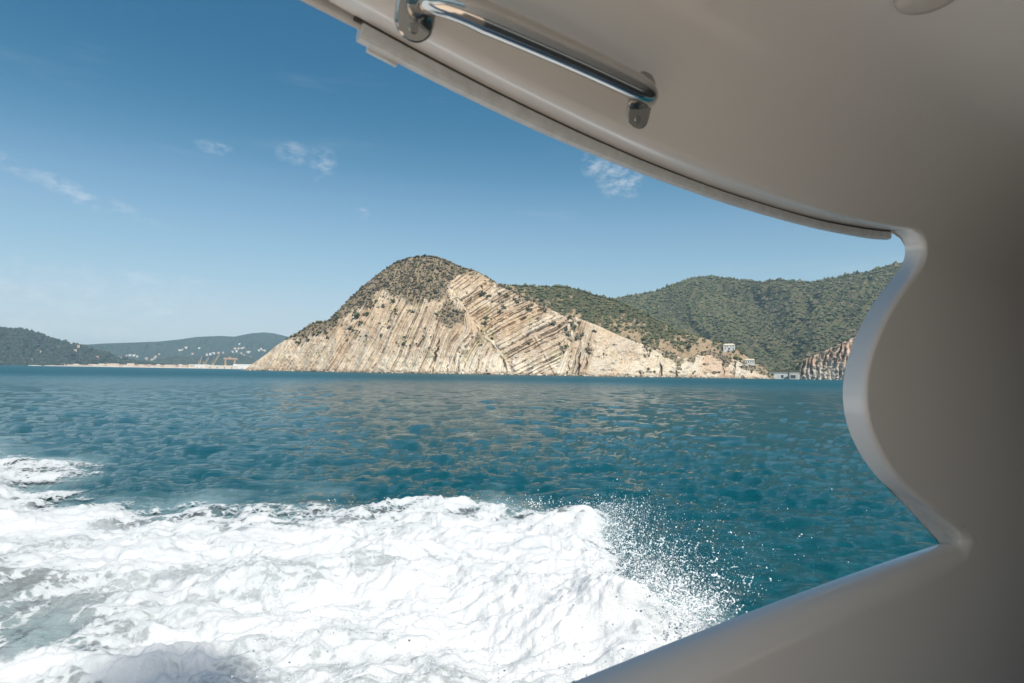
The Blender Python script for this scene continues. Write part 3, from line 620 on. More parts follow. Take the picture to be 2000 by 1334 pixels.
# low shore strip the town stands on
xs = np.linspace(60, 520, 120); d = rays(xs, np.full(120, 716.0)); azs = d[:, :2] / np.hypot(d[:, 0], d[:, 1])[:, None]
Ds = [3500, 3503, 3515, 3560, 3700, 4150]; zs = [-1, 1.2, 2.4, 4.0, 5.0, 6.0]
V = np.array([[(azs[j, 0] * (D_ + 25 * vn2(np.array([xs[j] / 30]), np.array([1.0]), 3)[0]), azs[j, 1] * D_, z + 0.6 * vn2(np.array([xs[j] / 9]), np.array([z]), 4)[0]) for j in range(120)] for D_, z in zip(Ds, zs)])
me = mesh_np('beach', V.reshape(-1, 3), grid_faces(6, 120), True); tag(link('beach', me, M['sand']), 'pale beach along the far left shore', 'beach', kind='structure')

# ------------------------------------------------------------------ far buildings
def boxmesh(name, mat, cx, cy, cz, sx, sy, sz, parent, rz=0.0, origin=Vector((0, 0, 0))):
    bm = bmesh.new(); bmesh.ops.create_cube(bm, size=1.0, matrix=Matrix.Translation(origin) @ Matrix.Rotation(rz, 4, 'Z') @ Matrix.Translation((cx, cy, cz)) @ Matrix.Diagonal((sx, sy, sz, 1)))
    me = bpy.data.meshes.new(name); bm.to_mesh(me); bm.free(); return link(name, me, M[mat] if isinstance(mat, str) else mat, parent)
def gable(name, mat, w, dp, z0, h, parent, rz, origin, over=0.4, hip=0.0):
    a, b = w / 2 + over, dp / 2 + over
    v = [(-a, -b, z0), (a, -b, z0), (a, b, z0), (-a, b, z0), (-a + hip, 0, z0 + h), (a - hip, 0, z0 + h), (-a, -b, z0 - .25), (a, -b, z0 - .25), (a, b, z0 - .25), (-a, b, z0 - .25)]
    f = [(0, 1, 5, 4), (2, 3, 4, 5), (1, 2, 5), (3, 0, 4), (6, 9, 8, 7), (0, 6, 7, 1), (1, 7, 8, 2), (2, 8, 9, 3), (3, 9, 6, 0)]
    m4 = Matrix.Translation(origin) @ Matrix.Rotation(rz, 4, 'Z')
    me = bpy.data.meshes.new(name); me.from_pydata([m4 @ Vector(x) for x in v], [], f); return link(name, me, M[mat], parent)
def house(name, label, cat, group, p, w, dp, h, wallm='white', roofm='tile', roofh=None, wins=None, hip=0.0, rz=None):
    rz = math.atan2(-p.x, p.y) if rz is None else rz
    e = empty(name, p); tag(e, label, cat, group)
    boxmesh('wall', wallm, 0, 0, h / 2 - 2.5, w, dp, h + 5, e, rz, p)
    gable('roof', roofm, w, dp, h + .26, roofh or w * 0.16, e, rz, p, hip=hip)
    for (x, z, ww, wh) in (wins or []):
        wdw = boxmesh('window', 'shutter', x, -dp / 2 - 0.04, z, ww, 0.12, wh, e, rz, p)
        boxmesh('sill', 'concrete', x, -dp / 2 - 0.12, z - wh / 2 - 0.12, ww + 0.4, 0.3, 0.2, wdw, rz, p)
    return e
def at_surf(b, px, py):
    h = hit(b, px, py); return h
# two villas above the cove
pA = hit(RB, 1424, 683) or Vector(ray(1424, 683)) * 1000
house('villa', 'white two storey villa standing higher up on the slope above the cove', 'house', None, pA, 17.5, 9, 7.2, 'white', 'cream', 2.2,
      [(-6, 5, 1.2, 1.7), (-2.6, 5, 1.2, 1.7), (2.6, 5, 1.2, 1.7), (6, 5, 1.2, 1.7), (-6, 1.7, 1.2, 1.8), (0, 1.5, 2.6, 2.6), (6, 1.7, 1.2, 1.8)], hip=3.5)
pB = hit(HB, 1464, 713) or hit(RB, 1464, 712) or Vector(ray(1464, 712)) * 1000
house('villa', 'smaller white villa with a row of windows just above the low end of the headland', 'house', None, pB, 14.5, 8, 7.0, 'white', 'cream', 1.6,
      [(-5, 4.2, 1.2, 2.2), (-1.7, 4.2, 1.2, 2.2), (1.7, 4.2, 1.2, 2.2), (5, 4.2, 1.2, 2.2)], hip=2.0)
# terrace wall beside the upper villa
pT = hit(RB, 1402, 679)
if pT:
    e = tag(empty('terrace_wall', pT), 'low stone terrace wall left of the upper villa', 'wall'); rz = math.atan2(-pT.x, pT.y)
    boxmesh('wall', 'pebble', 0, 0, 0.2, 22, 1.0, 3.4, e, rz, pT); boxmesh('coping', 'concrete', 0, 0, 2.05, 22.4, 1.3, 0.3, e, rz, pT)
# cove: sea wall, concrete block house, pebble beach
def sea_pt(px, D, z=0.0):
    d = ray(px, 745); s = D / math.hypot(d.x, d.y); return Vector((d.x * s, d.y * s, z))
pw = sea_pt(1522, 1150); rz = math.atan2(-pw.x, pw.y)
e = tag(empty('sea_wall', pw), 'pale sea wall with a dark culvert opening closing the cove', 'wall')
boxmesh('wall', 'white', 0, 0, 4.6, 62, 6, 12.4, e, rz, pw); boxmesh('coping', 'concrete', 0, -0.2, 11.1, 63, 7, 0.6, e, rz, pw)
boxmesh('culvert', 'shutter', 4.8, -3.1, 4.4, 3.4, 0.5, 4.6, e, rz, pw)
hd = boxmesh('planted_bank', 'hill', 0, 3.0, 13.4, 60, 8, 4.0, e, rz, pw)
pk = sea_pt(1549, 1140); rk_ = rz + 0.25
e = tag(empty('block_house', pk), 'grey concrete block house beside the sea wall at the ribbed cliff', 'block house')
boxmesh('wall', 'concrete', 0, 0, 4.6, 14, 10, 13, e, rk_, pk); boxmesh('roof', 'concrete', 0, 0, 11.4, 15, 11, 0.5, e, rk_, pk); boxmesh('door', 'shutter', -1.5, -5.05, 4.2, 8, 0.3, 5.2, e, rk_, pk)
pb = sea_pt(1500, 1142)
e = tag(empty('beach_hut', sea_pt(1500, 1146, 10)), 'small white hut on top of the left end of the sea wall', 'hut')
pz = sea_pt(1501, 1153, 11.3); boxmesh('wall', 'white', 0, 0, 1.6, 8, 4, 3.2, e, rz, pz); gable('roof', 'cream', 8, 4, 3.3, 1.0, e, rz, pz)
for (x, w) in ((-2.0, 1.0), (2.0, 1.0)): boxmesh('window', 'shutter', x, -2.03, 1.8, w, 0.1, 1.2, e, rz, pz)

# town along the far shore
_t = ['', 'twenty-', 'thirty-', 'forty-']; _u = ['first', 'second', 'third', 'fourth', 'fifth', 'sixth', 'seventh', 'eighth', 'ninth']
ORD = _u + ['tenth', 'eleventh', 'twelfth', 'thirteenth', 'fourteenth', 'fifteenth', 'sixteenth', 'seventeenth', 'eighteenth', 'nineteenth', 'twentieth'] + ['twenty-' + x for x in _u] + ['thirtieth'] + ['thirty-' + x for x in _u] + ['fortieth'] + ['forty-' + x for x in _u]
rr = random.Random(21)
cols = ['cream', 'pink', 'white', 'cream', 'pink', 'cream']
x = 118.0; k = 0
while x < 392:
    w_px = rr.uniform(5, 11); D = 3540 + rr.uniform(0, 60); p = sea_pt(x + w_px / 2, D, 2.0); w = w_px * D / FOC; h = rr.uniform(8, 15) * (0.55 if x < 190 else 1.0)
    house('shore_building', '%s building with low roof, %s from the left in the row along the far beach' % (cols[k % 6], ORD[k]), 'building', 'buildings in the row along the far beach', p, w, 14, h, cols[k % 6], rr.choice(['tile', 'cream', 'pink']), rr.uniform(1.5, 3),
          [(xx * w / 6, h * 0.55, 1.8, 2.6) for xx in (-2, -0.7, 0.7, 2)]); x += w_px + rr.uniform(-0.3, 2.5); k += 1
for (bv, spots, lab, grp) in ((LB, [(140, 671), (115, 680), (128, 678), (147, 686), (78, 688), (190, 682), (184, 678.5), (205, 688), (212, 690), (222, 695), (228, 697), (236, 700), (190, 699), (153, 678), (60, 703)], 'small house on the dark coastal hill at the far left, %s from the left', 'houses on the far left coastal hill'),
        (BB, [(351, 685), (363, 680), (356, 684), (389, 681), (311, 693), (302, 701), (304, 698), (297, 704), (286, 702), (254, 695), (262, 696), (268, 697), (247, 696), (257, 706), (404, 694), (411, 693), (417, 691), (427, 690), (436, 690), (468, 673), (472, 681), (466, 682), (476, 680), (459, 682), (462, 687), (454, 688), (471, 691), (487, 689), (484, 688), (480, 699), (476, 695), (489, 700), (505, 685), (510, 683), (513, 685), (517, 686), (377, 692)], 'small house of the village on the hazy far hillside, %s from the left', 'houses on the hazy far hillside')):
    kk = -1
    for (px, py) in sorted(spots):
        p = hit(bv, px, py)
        if p is None: continue
        kk += 1
        D = p.length; w = rr.uniform(3.0, 5.0) * D / FOC; h = rr.uniform(1.9, 2.9) * D / FOC
        house('hill_house', lab % ORD[kk], 'house', grp, p, w, w * 0.6, h, rr.choice(['white', 'white', 'cream', 'pink']), 'tile', h * 0.22)
# the shipyard: white sheds, slewing cranes and a gantry crane
def shed(px0, px1, hpx, D, mat, label):
    p = sea_pt((px0 + px1) / 2, D, 2.0); w = (px1 - px0) * D / FOC; h = hpx * D / FOC
    e = tag(empty('shipyard_shed', p), label, 'shed'); rz = math.atan2(-p.x, p.y)
    boxmesh('wall', mat, 0, 0, h / 2 - 2, w, 40, h + 4, e, rz, p); gable('roof', 'white', w, 40, h + .3, 2.0, e, rz, p, 0.5)
    for i in range(4): boxmesh('door', 'shutter', (i - 1.5) * w / 4.4, -20.06, 2.6, w * 0.05, 0.2, 4.6, e, rz, p)
shed(458, 496, 7.5, 3560, 'white', 'long white shipyard shed beside the tip of the headland')
shed(405, 456, 4.5, 3540, 'cream', 'low cream shed under the orange gantry crane')
shed(372, 404, 5.5, 3560, 'white', 'white shed at the foot of the slewing cranes')
def bar(bm, a, b, t):
    a, b = Vector(a), Vector(b); dv = b - a; q = dv.to_track_quat('Z', 'Y').to_matrix().to_4x4()
    bmesh.ops.create_cube(bm, size=1.0, matrix=Matrix.Translation((a + b) / 2) @ q @ Matrix.Diagonal((t, t, dv.length, 1)))
def frompts(name, mat, bars, parent, origin, rz):
    bm = bmesh.new(); m4 = Matrix.Translation(origin) @ Matrix.Rotation(rz, 4, 'Z')
    for a, b, t in bars: bar(bm, m4 @ Vector(a), m4 @ Vector(b), t)
    me = bpy.data.meshes.new(name); bm.to_mesh(me); bm.free(); return link(name, me, M[mat], parent)
def slew_crane(px, top_px, top_py, label):
    D = 3600; p = sea_pt(px, D, 2.0); rz = math.atan2(-p.x, p.y); s = D / FOC
    e = tag(empty('slewing_crane', p), label, 'crane', 'slewing cranes in the far shipyard')
    hz = 12.0; dx = (top_px - px) * s; dz = (716 - top_py) * s
    for (sx, sy) in ((-5, -5), (5, -5), (5, 5), (-5, 5)): frompts('leg', 'crane', [((sx, sy, 0), (sx * .5, sy * .5, hz), 2.2)], e, p, rz)
    boxmesh('cab', 'crane', -2, 0, hz + 4, 12, 8, 8, e, rz, p)
    frompts('jib', 'crane', [((0, -1.5, hz + 6), (dx, 0, dz), 2.8), ((0, 1.5, hz + 9), (dx, 0, dz), 1.4)], e, p, rz)
    frompts('mast', 'crane', [((-3, 0, hz + 7), (-5, 0, hz + 20), 2.6), ((-5, 0, hz + 20), (dx, 0, dz), 0.9)], e, p, rz)
slew_crane(388, 392, 695, 'yellow slewing crane with steep jib, leftmost in the far shipyard')
slew_crane(398, 405, 697, 'yellow slewing crane in the middle of the three in the far shipyard')
slew_crane(415, 424, 692, 'yellow slewing crane nearest the orange gantry in the far shipyard')
p = sea_pt(449, 3620, 2.0); rz = math.atan2(-p.x, p.y)
e = tag(empty('gantry_crane', p), 'orange gantry crane standing over the far shipyard', 'crane')
frompts('girder', 'rust', [((-34, -5, 52), (32, -5, 52), 9), ((-34, 5, 52), (32, 5, 52), 9)], e, p, rz)
for sx in (-24, 20):
    frompts('leg', 'crane', [((sx - 2, -9, 0), (sx, -5, 48), 6.0)], e, p, rz); frompts('leg', 'crane', [((sx + 4, 9, 0), (sx + 1, 5, 48), 6.0)], e, p, rz)
    frompts('sill_beam', 'rust', [((sx, -10, 4), (sx + 2, 10, 4), 3.5)], e, p, rz)
boxmesh('trolley', 'rust', -4, 0, 59, 12, 12, 6, e, rz, p)

# ------------------------------------------------------------------ wake foam and spray
def build_foam():
    az = np.radians(np.linspace(-45, 27, 840)); d = sea_rows(2.6, 24, 0.92, 0.02)
    A, Dm = np.meshgrid(az, d); X, Y = np.sin(A) * Dm, np.cos(A) * Dm
    px, py = project(np.stack([X, Y, 0 * X], -1).reshape(-1, 3)); px = px.reshape(X.shape); py = py.reshape(X.shape)
    sd = poly_sd(px, py, FOAM_POLY)
    al = R(52.6); S = X * math.sin(al) + Y * math.cos(al); L = -X * math.cos(al) + Y * math.sin(al)    # along and across the boat
    wx, wy = X + 0.20 * fbm(X * 1.7, Y * 1.7, 2, 201), Y + 0.20 * fbm(X * 1.7 + 7, Y * 1.7, 2, 202)
    n_big = fbm(X * 0.55, Y * 0.9, 3, 203); n_mid = fbm(wx * 2.1, wy * 2.6, 4, 204, 0.55); n_str = fbm(S * 1.1, L * 4.2, 4, 205, .55)
    n_fin = fbm(wx * 8, wy * 9, 4, 206, .6); bil = np.abs(fbm(wx * 3.4, wy * 4.2, 3, 207)); bil2 = np.abs(vn2(wx * 11, wy * 12, 208)); bil3 = np.abs(vn2(wx * 24, wy * 26, 209))
    edge = sd + 16 * n_mid + 14 * n_str + 8 * n_fin
    dens = smooth01(-18, 34, edge)
    # thin, glassy places in the lower left where the foam has been pulled apart
    thin = smooth01(1.0, 0.2, np.hypot((px - 20) / 340, (py - 1240) / 160)) * 0.95 + smooth01(1.0, 0.2, np.hypot((px - 110) / 240, (py - 1340) / 110)) * 0.6
    st = fbm((S * .6 + L * .8) * 0.9, (L * .6 - S * .8) * 5.0, 4, 210)
    dens = np.clip(dens - thin * (0.55 + 0.9 * st), 0, 1)
    n_s2 = fbm(S * 0.8 + 0.4 * n_mid, L * 2.6, 5, 215, .6); n_s3 = fbm(wx * 5.0, wy * 9.0, 4, 216, .6)
    dens *= np.clip(0.55 + 0.60 * n_s2 + 0.42 * n_s3 + 0.25 * smooth01(700, 1100, px) * smooth01(20, 120, sd), 0.12, 1)
    dens = np.clip(dens, 0, 1)
    body = smooth01(-10, 90, sd) 
    z = 0.02 + body * (0.10 + 0.13 * n_big) + smooth01(-12, 40, edge) * (0.055 * bil + 0.05 * n_mid + 0.045 * n_str + 0.016 * bil2 + 0.009 * bil3 + 0.020 * n_fin)
    # standing ridges of the breaking wave
    for (cx, cy, sx, sy, hh, tl) in [(900, 1000, 110, 16, 0.16, 0), (860, 1060, 34, 34, 0.10, .4), (700, 1020, 120, 22, 0.10, 0), (1120, 1040, 80, 26, 0.16, 0), (760, 1130, 160, 40, 0.10, 0), (250, 1010, 160, 18, .06, 0), (1250, 1240, 160, 50, 0.22, 0.25), (480, 1180, 140, 36, .08, 0), (1000, 1200, 200, 60, .10, 0)]:
        u = (px - cx) / sx; v = (py - cy - tl * (px - cx)) / sy
        z += hh * np.exp(-(u * u + v * v)) * (0.75 + 0.8 * n_mid)
    z = np.maximum(z, -0.01)
    cell = np.maximum(np.gradient(d)[:, None] + 0 * A, Dm * (az[1] - az[0]))
    z = z + wave_height(X, Y, Dm, cell * 1.2)
    keep = dens > 0.02
    F = grid_faces(*X.shape); kf = keep.ravel()[F].any(1); F = F[kf]
    used = np.unique(F); remap = np.full(X.size, -1); remap[used] = np.arange(len(used))
    V = np.stack([X, Y, z], -1).reshape(-1, 3)[used]
    fd, fc, FF = dens.ravel()[used], (smooth01(10, 60, sd) * np.clip(1 - 0.6 * thin, 0, 1)).ravel()[used], remap[F]
    # the wake goes on astern and right up to the hull, out of the picture
    s_, l_ = np.meshgrid(np.linspace(-16, 3.4, 150), np.linspace(1.02, 8.5, 64)); x_ = s_ * math.sin(al) - l_ * math.cos(al); y_ = s_ * math.cos(al) + l_ * math.sin(al)
    d_ = np.hypot(x_, y_); a_ = np.degrees(np.arctan2(x_, y_)); lim = 5.6 + 0.14 * (3 - s_) + 0.7 * fbm(s_ * .5, l_ * .5, 3, 220)
    z_ = 0.10 + 0.10 * fbm(s_ * .7, l_ * 1.2, 4, 221); q_ = smooth01(0.6, -0.4, l_ - lim) * smooth01(3.4, 2.6, s_)
    inside = ((a_ > -44.6) & (a_ < 26.6) & (d_ > 2.68)) | (q_ < 0.05)
    F2 = grid_faces(*s_.shape); F2 = F2[~inside.ravel()[F2].any(1)]
    FF = np.concatenate([FF, F2 + len(V)]); V = np.concatenate([V, np.stack([x_, y_, z_], -1).reshape(-1, 3)]); fd = np.concatenate([fd, q_.ravel()]); fc = np.concatenate([fc, q_.ravel()])
    me = mesh_np('wake_foam', V, FF, True, attrs={'dens': fd, 'core': fc})
    tag(link('wake_foam', me, M['foam']), 'churned white foam of the boat wake', 'foam', kind='stuff')
build_foam()

def build_spray():
    r = np.random.default_rng(31)
    pts = []
    # the splash at the front of the bow wave
    def front(t): return np.interp(t, [0, .25, .5, .75, 1], [1175, 1195, 1232, 1290, 1392]), np.interp(t, [0, .25, .5, .75, 1], [1005, 1062, 1115, 1162, 1208])
    def fan(n, reach, mu, sg):
        t = r.beta(1.6, 1.05, n); cx, cy = front(t); off = r.exponential(reach, n) * (0.55 + 0.9 * np.sin(np.pi * t)) - 34 * r.random(n)
        return cx + off * 0.93 + r.normal(0, 8, n), cy - off * 0.28 + r.normal(0, 22, n), r.uniform(0.04, 0.42, n), r.lognormal(mu, sg, n)
    # torn strings and clots of water, each a run of drops
    a, b, z_, q_ = fan(520, 30, -5.45, 0.45)
    for i in range(len(a)):
        n = int(r.integers(4, 22)); th = r.normal(-0.5, 0.7); u = np.cumsum(r.exponential(1.9, n)); bend_ = r.normal(0, 0.02)
        pts.append((a[i] + u * math.cos(th) + r.normal(0, .8, n), b[i] + u * math.sin(th) + bend_ * u * u + r.normal(0, .8, n), z_[i] + 0 * u, q_[i] * r.lognormal(-0.45, 0.45, n)))
    pts.append(fan(2600, 46, -5.55, 0.5))
    pts.append(fan(17000, 36, -6.3, 0.35))                       # fine mist
    n = 3500; pts.append((r.normal(1205, 40, n), 988 + r.exponential(36, n) * r.choice([-0.25, 1], n, p=[.2, .8]), r.uniform(0.1, 0.5, n), r.lognormal(-6.1, 0.55, n)))
    n = 90; pts.append((r.normal(1050, 26, n), r.normal(985, 11, n), r.uniform(0.1, 0.4, n), r.lognormal(-5.1, 0.5, n)))
    n = 400; pts.append((r.uniform(640, 1180, n), r.normal(984, 9, n), r.uniform(0.1, 0.25, n), r.lognormal(-5.8, 0.5, n)))
    n = 220; pts.append((r.uniform(1200, 1430, n), r.uniform(960, 1180, n), r.uniform(0.05, 0.6, n), r.lognormal(-5.75, 0.4, n)))
    n = 3200; pts.append((r.uniform(450, 1340, n), r.uniform(1050, 1340, n), r.uniform(0.2, 0.45, n), r.lognormal(-6.0, 0.4, n)))
    pxs, pys, zz, rad = (np.concatenate(x) for x in zip(*pts))
    d = rays(pxs, pys); t = (zz - EYE) / d[:, 2]; ok = (t > 1.5) & (t < 14)
    pos = d[ok] * t[ok, None] + np.array([0, 0, EYE]); rad = np.clip(rad[ok], 0.0011, 0.0095)
    # keep it outboard of the hull
    al = R(52.6); lat = -pos[:, 0] * math.cos(al) + pos[:, 1] * math.sin(al); ok = lat > 1.35; pos, rad = pos[ok], rad[ok]
    bigd = rad > 0.0045
    v, f, c = clumps(pos[bigd], rad[bigd], np.ones((bigd.sum(), 3)), ICO1, 1.0, 0.28, 33); v2, f2, c2 = clumps(pos[~bigd], rad[~bigd], np.ones(((~bigd).sum(), 3)), OCT, 1.0, 0.2, 34)
    f = np.concatenate([f, f2 + len(v)]); v = np.concatenate([v, v2])
    me = mesh_np('spray', v, f, True); tag(link('spray', me, M['drop']), 'white droplets of spray flying off the bow wave', 'spray', kind='stuff')
build_spray()

# ------------------------------------------------------------------ the boat
AL = R(52.6); FORE = Vector((math.sin(AL), math.cos(AL), 0)); PORT = Vector((-math.cos(AL), math.sin(AL), 0))
LW, TH = 0.90, 0.072               # inside face of the cabin side, its thickness
W1, RB_ = 0.50, 0.34               # where the side starts to curve into the ceiling, and the radius
def BL(lat, s, z): return PORT * lat + FORE * s + Vector((0, 0, EYE + z))
def bend(s, w, off=0.0):
    if w <= W1: return BL(LW + off, s, w)
    ph = (w - W1) / RB_
    if ph <= math.pi / 2: return BL(LW - RB_ * (1 - math.cos(ph)) + off * math.cos(ph), s, W1 + RB_ * math.sin(ph) + off * math.sin(ph))
    return BL(LW - RB_ - (w - W1 - RB_ * math.pi / 2), s, W1 + RB_ + off)
def on_wall(px, py, lat):
    d = ray(px, py); t = lat / d.dot(PORT); return (d.dot(FORE) * t, d.z * t)
def on_bend(px, py):
    """point of the inner surface seen at a photo position: returns (s, w)"""
    d = ray(px, py); best = None
    for i in range(4000):
        w = -0.9 + i * 0.0006
        p = bend(0, w) - CAMP; lat, z = p.dot(PORT), p.z
        t = lat / d.dot(PORT) if abs(d.dot(PORT)) > 1e-6 else 0
        e = abs(d.z * t - z)
        if t > 0 and (best is None or e < best[0]): best = (e, d.dot(FORE) * t, w)
    return best[1], best[2]
boat = empty('motor_boat', Vector((0, 0, 0)))
tag(boat, 'white motor boat seen from inside its cockpit, curved side opening and grab rail', 'boat')
TOP = [(300, -150), (440, -80), (560, -18), (690, 56), (760, 92), (845, 131), (978, 195), (1092, 244), (1168, 276), (1280, 329), (1437, 378), (1587, 420), (1690, 447), (1742, 459)]
PIL = [(1758, 466), (1766, 480), (1767, 498), (1760, 520), (1744, 543), (1720, 573), (1694, 612), (1668, 665), (1652, 715), (1646, 762), (1650, 810), (1664, 855), (1690, 902), (1724, 943), (1770, 981), (1812, 1012), (1842, 1035), (1851, 1050)]
GUN = [(1846, 1058), (1780, 1081), (1700, 1110), (1560, 1157), (1450, 1198), (1400, 1218), (1300, 1258), (1200, 1300), (1115, 1336), (900, 1425), (650, 1530), (300, 1670)]
def catmull(pts, per):
    P = [Vector((*p, 0)) for p in pts]; out = []
    for i in range(len(P) - 1):
        p0, p1, p2, p3 = P[max(i - 1, 0)], P[i], P[i + 1], P[min(i + 2, len(P) - 1)]
        for k in range(per):
            t = k / per; out.append(0.5 * ((2 * p1) + (p2 - p0) * t + (2 * p0 - 5 * p1 + 4 * p2 - p3) * t * t + (3 * p1 - p0 - 3 * p2 + p3) * t ** 3))
    out.append(P[-1]); return [(v.x, v.y) for v in out]
def fit(pts, deg):
    q = np.array([on_wall(x, y, LW + TH) for x, y in pts]); c = np.polyfit(q[:, 0], q[:, 1], deg); return [(a, float(np.polyval(c, a))) for a in q[:, 0]]
top = catmull(fit(TOP, 2), 6); pil = catmull([on_wall(x, y, LW + TH) for x, y in PIL], 6); gun = catmull(fit(GUN, 2), 6)
top[0:0] = [(-0.35, top[0][1]), (-0.15, top[0][1])]; gun += [(-1.2, gun[-1][1]), (-4.6, gun[-1][1])]
loop = [(s, w, 'T') for s, w in top] + [(s, w, 'P') for s, w in pil] + [(s, w, 'G') for s, w in gun]
def loop_normals(lp):
    n = []
    for i in range(len(lp)):
        a = Vector(lp[max(i - 1, 0)][:2]); b = Vector(lp[i][:2]); c = Vector(lp[min(i + 1, len(lp) - 1)][:2])
        d1 = (b - a).normalized() if (b - a).length > 1e-9 else (c - b).normalized(); d2 = (c - b).normalized() if (c - b).length > 1e-9 else d1
        n1, n2 = Vector((-d1.y, d1.x)), Vector((-d2.y, d2.x)); m = n1 + n2
        m = m.normalized() if m.length > 1e-6 else n1
        n.append(m / max(0.42, m.dot(n1)))
    return n
NRM = loop_normals(loop)
nT, nP, nG = len(top), len(pil), len(gun)
def radii(i):
    """lateral and in-plane radius of the rounded lip at loop point i"""
    k = loop[i][2]
    a, b = (0.020, 0.014), (0.066, 0.085)
    if k == 'T': return (0.022, 0.018)
    if k == 'P':
        f = max(0, min(1, (i - nT - nP * 0.80) / (nP * 0.2))); f = f * f
        return (a[0] + (b[0] - a[0]) * f * 0.5, a[1] + (b[1] - a[1]) * f * 0.45)
    f = min(1, 0.6 + (i - nT - nP) / 14.0); return (a[0] + (b[0] - a[0]) * f, a[1] + (b[1] - a[1]) * f)
S0, S0G, S1, WB = -0.35, -4.6, 4.6, -1.55
WT = W1 + RB_ * math.pi / 2 + 1.66
def outer_target(i):
    k = loop[i][2]
    if k == 'T':
        f = (loop[i][0] - S0) / (top[-1][0] - S0); return (S0 + f * (S1 - S0), WT)
    if k == 'P':
        f = (i - nT + 1) / (nP + 1); return (S1, WT + f * (WB - WT))
    f = (gun[0][0] - loop[i][0]) / (gun[0][0] - S0G); return (S1 + f * (S0G - S1), WB)
def side_panel():
    rows = []
    NF, NRAD = 8, 46
    for i, (s, w, k) in enumerate(loop):
        n = NRM[i]; rl, rp = radii(i); col = []
        def pt(off, dn): return bend(s + n.x * dn, w + n.y * dn, off)
        col.append(pt(TH, 0.0)); col.append(pt((TH + rl) / 2, 0.0))
        for j in range(NF + 1):
            a = j / NF * math.pi / 2; col.append(pt(rl * (1 - math.sin(a)), rp * (1 - math.cos(a))))
        s0, w0 = s + n.x * rp, w + n.y * rp; s1, w1 = outer_target(i)
        for j in range(1, NRAD + 1):
            t = (j / NRAD) ** 1.4; col.append(bend(s0 + (s1 - s0) * t, w0 + (w1 - w0) * t))
        rows.append(col)
    V = np.array([[v[:] for v in c] for c in rows]); nr, nc = V.shape[:2]
    me = mesh_np('cabin_side', V.reshape(-1, 3), grid_faces(nr, nc), True)
    o = link('cabin_side', me, M['gel'], boat); o['label'] = 'white moulded side panel curving into the ceiling'
    # outside skin of the same side, down to the water
    rows = []
    for i, (s, w, k) in enumerate(loop):
        s1, w1 = outer_target(i)
        w1 = 0.86 if k == 'T' else (0.86 + (-2.3 - 0.86) * (i - nT + 1) / (nP + 1) if k == 'P' else -2.3)
        rows.append([BL(LW + TH, s + (s1 - s) * t, w + (w1 - w) * t) for t in np.linspace(0, 1, 6)])
    V = np.array([[v[:] for v in c] for c in rows]); me = mesh_np('hull_side', V.reshape(-1, 3), grid_faces(*V.shape[:2]), True)
    link('hull_side', me, M['gel'], boat)
side_panel()
def bbox_boat(name, mat, l0, l1, s0, s1, z0, z1, bevel=0.0, parent=boat):
    bm = bmesh.new(); bmesh.ops.create_cube(bm, size=1.0)
    for v in bm.verts: v.co = BL(l0 + (v.co.x + .5) * (l1 - l0), s0 + (v.co.y + .5) * (s1 - s0), z0 + (v.co.z + .5) * (z1 - z0))
    bmesh.ops.recalc_face_normals(bm, faces=bm.faces)
    if bevel: bmesh.ops.bevel(bm, geom=bm.edges[:], offset=bevel, segments=3, affect='EDGES')
    me = bpy.data.meshes.new(name); bm.to_mesh(me); bm.free(); return link(name, me, M[mat], parent)
bbox_boat('roof', 'gel', -1.12, LW + TH + 0.004, S0, S1 + 0.1, W1 + RB_ + 0.02, W1 + RB_ + 0.09, 0.02)
bbox_boat('deck', 'deck', -1.7, LW - 0.01, -4.6, 1.2, -1.56, -1.50)  # aft stretch lengthened and kept pale to bounce sunlight into the cabin
bbox_boat('cabin_floor', 'grey', -1.7, LW - 0.01, 1.2, S1, -1.56, -1.503)
bbox_boat('hull_side', 'gel', -1.76, -1.70, -4.6, S1, -2.3, -0.62, 0.01)
bbox_boat('bulkhead', 'grey', -1.70, LW - 0.01, S1 - 0.02, S1 + 0.04, -1.5, W1 + RB_ + 0.02)
bbox_boat('sun_stop_wall', 'gel', -1.20, -1.10, 0.0, S1, -0.62, W1 + RB_ + 0.03, 0.01)  # unseen wall added to keep the sun off the forward cabin
bbox_boat('bounce_bench', 'gel', -1.5, LW - 0.15, -4.2, -2.2, -1.5, -0.95, 0.06)  # unseen white seat added aft as a reflector for the cabin
bbox_boat('bounce_transom', 'gel', -1.70, LW + TH, -4.66, -4.6, -2.3, -0.75, 0.01)  # unseen white stern board, added with the seat for the same bounce
# arch above the roof, unseen: added with the blocker that shadows the foam
def tube(name, mat, pts, rad, parent, seg=16, caps=True, flat=1.0):
    bm = bmesh.new(); rings = []
    pts = [Vector(p) for p in pts]
    ref = None
    for i, p in enumerate(pts):
        d = (pts[min(i + 1, len(pts) - 1)] - pts[max(i - 1, 0)]).normalized()
        if ref is None: ref = d.orthogonal().normalized()
        ref = (ref - d * ref.dot(d)).normalized(); b = d.cross(ref)
        rr_ = rad[i] if isinstance(rad, (list, tuple)) else rad
        rings.append([bm.verts.new(p + (ref * math.cos(2 * math.pi * k / seg) + b * math.sin(2 * math.pi * k / seg)) * rr_) for k in range(seg)])
    for a, b in zip(rings, rings[1:]):
        for k in range(seg): bm.faces.new((a[k], a[(k + 1) % seg], b[(k + 1) % seg], b[k]))
    if caps: bm.faces.new(rings[0][::-1]); bm.faces.new(rings[-1])
    for f in bm.faces: f.smooth = True
    bmesh.ops.recalc_face_normals(bm, faces=bm.faces)
    me = bpy.data.meshes.new(name); bm.to_mesh(me); bm.free(); return link(name, me, M[mat], parent)

